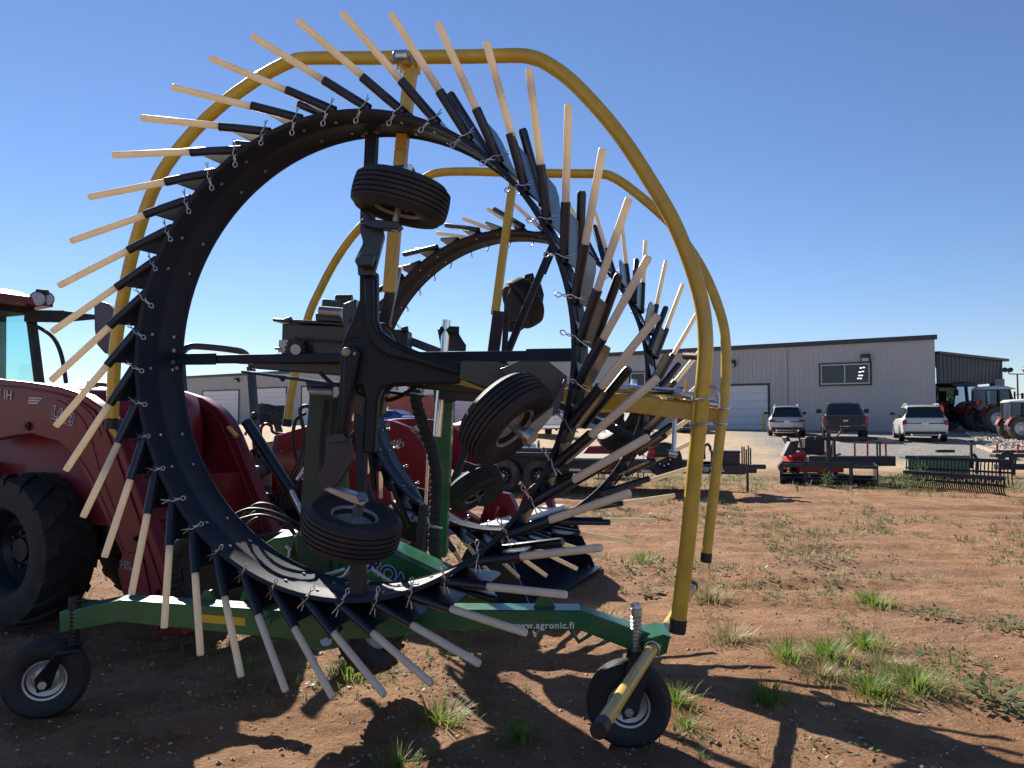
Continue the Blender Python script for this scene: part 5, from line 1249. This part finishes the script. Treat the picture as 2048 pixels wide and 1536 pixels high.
m=MB(Matrix.Translation(q)); m.prism([(-1.0,0,.1),(.75,0,.1),(.75,0,.62),(-1.0,0,.62)],(0,.06,0)); m.box((-.1,.3,.55),(1.8,.5,.06)); m.build('blade_box','green_paint',gi,bevel=.01)
m=MB(Matrix.Translation(q)); m.box((0,-.1,.75),(.5,.1,.08)); m.tube([V((.95,0,.1)),V((.98,0,.5)),V((.85,0,.68))],.05,8); m.build('hitch','dull_black',gi)
q=U(2035,945,22); q.z=terr(q.x,q.y)
ri=thing('disc_harrow','black implement with red pins at the right edge','implement',tuple(q))
m=MB(Matrix.Translation(q)); m.box((0,0,.62),(1.4,.3,.10)); m.box((.1,.3,.72),(1.2,.1,.08)); m.box((0,0,.3),(1.2,.25,.16)); m.lathe([(.10,-.06),(.26,-.03),(.26,.03),(.10,.06)],V((-.35,-.1,.5)),(0,1,0),18)
for x in(-.5,-.1,.3,.6): m.cyl((x,0,.05),(x,0,.6),.04,8)
m.build('frame','dull_black',ri,bevel=.01)
for x in(-.5,.1): 
    m=MB(Matrix.Translation(q)); m.cyl((x,.1,.68),(x,.1,.95),.03,8); m.build('hitch_pin','red_bright',ri)

m=MB(FT); m.box((4.25,.115,.585),(1.3,.05,.20)); m.build('name_board','black_paint',tr)

# ------------------------------------------------------------------ plants
def blades(m,c,n,h,spread,w=.006,lean=.55,segs=3):
    for i in range(n):
        a=random.uniform(0,2*PI); r=min(abs(random.gauss(0,.35)),.75)*spread; e=V((math.cos(a),math.sin(a),0)); b_=V(c)+e*r
        L_=h*random.uniform(.45,1.15); out=random.uniform(.15,1.0)*lean; t_=V((-e.y,e.x,0)); ww=w*random.uniform(.6,1.3)
        vs=[];fs=[]
        for k in range(segs+1):
            t=k/segs; p=b_+e*(L_*out*t**1.6)+V((0,0,L_*(t-.42*out*t*t)))
            ws=ww*(1-t*.92); vs+=[p-t_*ws,p+t_*ws]
            if k: fs.append((2*k-2,2*k-1,2*k+1,2*k))
        m.add(vs,fs)
def leaves(m,c,n,h,spread,size):
    for i in range(n):
        a=random.uniform(0,2*PI); r=random.random()**.6*spread; z=random.random()*h*(1-.5*r/spread)
        p=V(c)+V((math.cos(a)*r,math.sin(a)*r,z)); d=V((math.cos(a)+random.gauss(0,.4),math.sin(a)+random.gauss(0,.4),random.uniform(-.2,.7))).normalized()
        s_=d.cross(V((0,0,1))).normalized()*size*random.uniform(.25,.45); L_=size*random.uniform(.7,1.5)
        m.add([p,p+d*L_*.5+s_,p+d*L_,p+d*L_*.5-s_],[(0,1,2,3)])
tufts=[('bright green grass tuft at the left end of the sunlit tuft group',1573,1318,.20,.17,150,0),('thick grass tuft in the middle of the sunlit tuft group',1655,1318,.22,.18,170,0),('bright grass tuft highest in the sunlit tuft group',1728,1295,.21,.18,160,0),('pale grass tuft just below the middle of the tuft group',1641,1352,.17,.18,150,1),('wide grass tuft above the dark cast shadow',1743,1382,.22,.20,170,0),('tall green grass tuft at the right end of the tuft group',1832,1375,.25,.18,170,0),('dark green grass tuft touching the shadow edge',1534,1398,.17,.16,150,0),('yellowish grass tuft behind the wide tuft',1768,1335,.17,.15,120,1),('dry leaning grass tuft right of the near hoop',1457,1283,.24,.18,120,1),('dry grass tuft behind the end of the yellow bar',1413,1200,.26,.20,140,1),('round green grass tuft alone in the red dirt',1744,1210,.20,.20,150,0),('grass tuft in shade against the right castor tyre',1352,1402,.17,.13,90,0),('small grass tuft right of the castor tyre',1372,1450,.12,.10,60,0),('leafy green grass tuft in shade left of the castor wheel',1042,1478,.18,.14,90,0),('large dim grass tuft in the rake shade',880,1440,.20,.17,100,0),('grass tuft below the lowest white tines',700,1345,.17,.22,130,0),('sparse grass tuft at the bottom edge',800,1530,.17,.14,60,0),('tall thin grass tuft under the green beam on the left',490,1335,.16,.11,40,0),('grass tuft behind the green beam near the bucket',1205,1250,.26,.12,90,1),('grass tuft in front of the bucket shadow',1285,1125,.22,.20,110,0),('small grass tuft just beyond the left castor post',110,1210,.30,.35,150,0)]
for lab,px,py,h,spd,n,dry in tufts:
    c=G(px,py); c.z=H(c.x,c.y)-.005
    m=MB(); blades(m,c,int(n*1.9),h*.72,spd*1.75,.0042,1.25,4); o=m.build('grass_tuft','grass_dry' if dry else 'grass_green',recalc=False); origin(o,c); tag(o,lab,'grass tuft','grass tufts in the red dirt')
for lab,px,py,h,spd,n,sz in (('grey green leafy weed at the lower right edge',1985,1400,.14,.22,90,.06),('feathery weed patch right of the tuft group',1900,1330,.12,.28,140,.035),('grey weed clump in the mid right dirt',1870,1235,.10,.22,150,.04),('silvery weed near the right edge of the frame',2010,1255,.12,.25,160,.04),('small white leaved weed beyond the yellow bar',1300,1188,.10,.10,40,.06),('tall green weeds growing before the landscape rakes',1806,978,.42,.75,600,.07),('upright weed in front of the land plane',1655,975,.55,.16,120,.07),('green weed growing through the landscape rake tines',1838,965,.7,.25,160,.06)):
    c=G(px,py); c.z=H(c.x,c.y)-.01
    m=MB(); leaves(m,c,n,h,spd,sz); blades(m,c,max(8,n//6),h,spd*.7,.004,.5); o=m.build('weed_clump','weed_green',recalc=False); origin(o,c); tag(o,lab,'weed','weeds in the yard')
# low weeds and dry stalks nobody could count
m=MB(); m2=MB(); rng=np.random.RandomState(3)
cx=rng.uniform(-6,16,26000); cy=2.2+rng.uniform(0,1,26000)**1.4*20
dn=vnoise(cx,cy,1.3,31)*.6+vnoise(cx,cy,.35,32)*.4
keep=(dn>.575)&(np.abs(cx)<cy*.85+.6)
for x,y in zip(cx[keep],cy[keep]):
    c=(x,y,H(x,y)-.003); k=1 if y<8 else 1.5
    if random.random()<.45: leaves(m,c,random.randint(3,8),.04*k,.07*k,.030*k)
    else: blades(m if random.random()<.65 else m2,c,random.randint(4,10),random.uniform(.03,.10)*k,.07*k,.0035*k,.8,2)
for i in range(1100):                          # rough strip along the bank
    x=random.uniform(-4,19); y=20.5+random.gauss(0,1.3)-.1*x
    c=(x,y,H(x,y)-.01); q=random.random()
    blades(m2 if q<.55 else m,c,random.randint(5,10),random.uniform(.05,.26),.14,.007,.7,2)
o=m.build('low_weeds','weed_green',recalc=False); tag(o,None,None,kind='stuff')
o=m2.build('dry_grass','grass_dry',recalc=False); tag(o,None,None,kind='stuff')
# pebbles and clods
def stones(name,mt,pts,r0,r1):
    vs=[];fs=[]
    oc=[(1,0,0),(0,1,0),(-1,0,0),(0,-1,0),(0,0,1),(0,0,-1)]; of=[(0,1,4),(1,2,4),(2,3,4),(3,0,4),(1,0,5),(2,1,5),(3,2,5),(0,3,5)]
    for x,y in pts:
        r=r0+(r1-r0)*random.random()**3; z=H(x,y)+r*.15; a=random.uniform(0,PI); ca,sa=math.cos(a),math.sin(a); b0=len(vs); sx,sy,sz=r*random.uniform(.7,1.4),r*random.uniform(.7,1.2),r*random.uniform(.4,.8)
        for p in oc:
            px,py,pz=p[0]*sx*random.uniform(.8,1.2)+random.gauss(0,.18)*r,p[1]*sy+random.gauss(0,.18)*r,p[2]*sz
            vs.append((x+px*ca-py*sa,y+px*sa+py*ca,z+pz))
        fs+=[tuple(i+b0 for i in f) for f in of]
    m=MB(); m.v=[V(v) for v in vs]; m.f=fs
    return m.build(name,mt,recalc=False,sharp=25)
pts=[]
while len(pts)<9000:
    y=2.3+random.random()**1.7*16; x=random.uniform(-1,1)*(y*.75+.5)
    pts.append((x,y))
tag(stones('pebbles','pebble',pts,.004,.017),None,None,kind='stuff')
pts=[]
while len(pts)<5200:
    y=2.3+random.random()**1.5*12; x=random.uniform(-1,1)*(y*.75+.5)
    pts.append((x,y))
mat('clod',(.27,.142,.08),.95,0,.3,4,.3,40)
tag(stones('dirt_clods','clod',pts,.005,.017),None,None,kind='stuff')
pts=[]
for i in range(2600):
    u_,v_=random.random(),random.random(); px=1930+118*u_+40*v_; py=862+60*v_*(.4+.6*u_)+4
    c=G(px,py); pts.append((c.x,c.y))
tag(stones('rock_bank','stone',pts,.05,.16),None,None,kind='stuff')
p0,p1=G(1957,895),G(2030,920)
m=MB(); m.bar(p0+V((0,0,.06)),p1+V((0,0,.06)),.18,.12); o=m.build('timber_edging','wood_deck',bevel=.01); origin(o,p0); tag(o,'long pale timber edging at the foot of the stone bank','timber')
# distant tree behind the left tractor
q=U(214,830,70); q.z=.3
tt=thing('tree','leafy tree whose top shows over the left tractor hood','tree',tuple(q))
m=MB(); m.tube([q,q+V((.1,0,1.4)),q+V((-.1,0,2.8))],[.22,.16,.06],10)
for a in range(6): m.tube([q+V((0,0,1.6+.15*a)),q+V((math.cos(a)*1.2,math.sin(a)*1.2,2.8+.1*a))],[.07,.02],6)
m.build('trunk','bark',tt)
m=MB()
for i in range(60):
    a=random.uniform(0,2*PI); r=random.random()**.5*2.0; leaves(m,q+V((math.cos(a)*r,math.sin(a)*r,2.1+random.random()*2.5*(1-r*.25))),60,.6,.5,.16)
m.build('crown','leaf_tree',tt,recalc=False)

# ceiling lamps seen in the window of the building
m_=bpy.data.materials.new('lamp_glow'); m_.use_nodes=True; m_.node_tree.nodes['Principled BSDF'].inputs['Emission Color'].default_value=(1,1,.95,1); m_.node_tree.nodes['Principled BSDF'].inputs['Emission Strength'].default_value=1.0
wn=[o for o in bpy.data.objects if o.name=='window'][0]
for i,(x,y) in enumerate(((1722,736),(1728,735),(1720,744),(1726,743),(1719,751),(1724,751),(1717,757),(1722,757))):
    s_,z_=sp_(x,y); m=MB(); m.box(BP(s_,z_,.057),(.12,.006,.06),(BD,BN,V((0,0,1)))); m.build('ceiling_lamp',m_,wn)

# every separate piece its own part
def split(o,grow=.004):
    me=o.data; n=len(me.vertices); par=list(range(n))
    def f(a):
        while par[a]!=a: par[a]=par[par[a]]; a=par[a]
        return a
    for e in me.edges:
        a,b_=f(e.vertices[0]),f(e.vertices[1])
        if a!=b_: par[a]=b_
    g={}
    for i in range(n): g.setdefault(f(i),[]).append(i)
    bb=[]
    for k,ix in g.items():
        c=np.array([me.vertices[i].co for i in ix]); bb.append([c.min(0)-grow,c.max(0)+grow,[k]])
    ch=True
    while ch:
        ch=False
        for i in range(len(bb)):
            for j in range(i+1,len(bb)):
                if np.all(bb[i][0]<=bb[j][1]) and np.all(bb[j][0]<=bb[i][1]):
                    bb[i]=[np.minimum(bb[i][0],bb[j][0]),np.maximum(bb[i][1],bb[j][1]),bb[i][2]+bb[j][2]]; del bb[j]; ch=True; break
            if ch: break
    if len(bb)<2: return
    for q,(lo,hi,ks) in enumerate(bb):
        ks=set(ks); bm=bmesh.new(); bm.from_mesh(me)
        bm.verts.ensure_lookup_table(); bmesh.ops.delete(bm,geom=[v for v in bm.verts if f(v.index) not in ks],context='VERTS')
        nm=bpy.data.meshes.new(o.name.split('.')[0]); bm.to_mesh(nm); bm.free(); nm.materials.append(me.materials[0])
        c=o.copy(); c.data=nm; COL.objects.link(c)
    assert not kids(o),o.name
    bpy.data.objects.remove(o)
for nm in ('clamp_bolts','wheel_arm','pivot_pin','ram_clevis','u_bolt','stop_bar','stop_bolts','hose_fitting','hose_coupler','pipe_fitting','pivot_bracket','pivot_bolt','tank_cover','rod_bracket','adjusting_rod','mount_plate','ram_rod','work_light','hoop_clamp','lift_bracket','edge_bolts','bolt_set','tail_light','end_cap','sprocket_hub','roll_bar','ramp_rack','fender','hitch'):
    for o in [o for o in bpy.data.objects if o.type=='MESH' and o.name.split('.')[0]==nm and not kids(o)]: split(o)
for old,new in(('clamp_bolts','clamp_bolt'),('stop_bolts','stop_bolt'),('edge_bolts','edge_bolt'),('bolt_set','bolt')):
    for o in [o for o in bpy.data.objects if o.name.split('.')[0]==old]: o.name=new
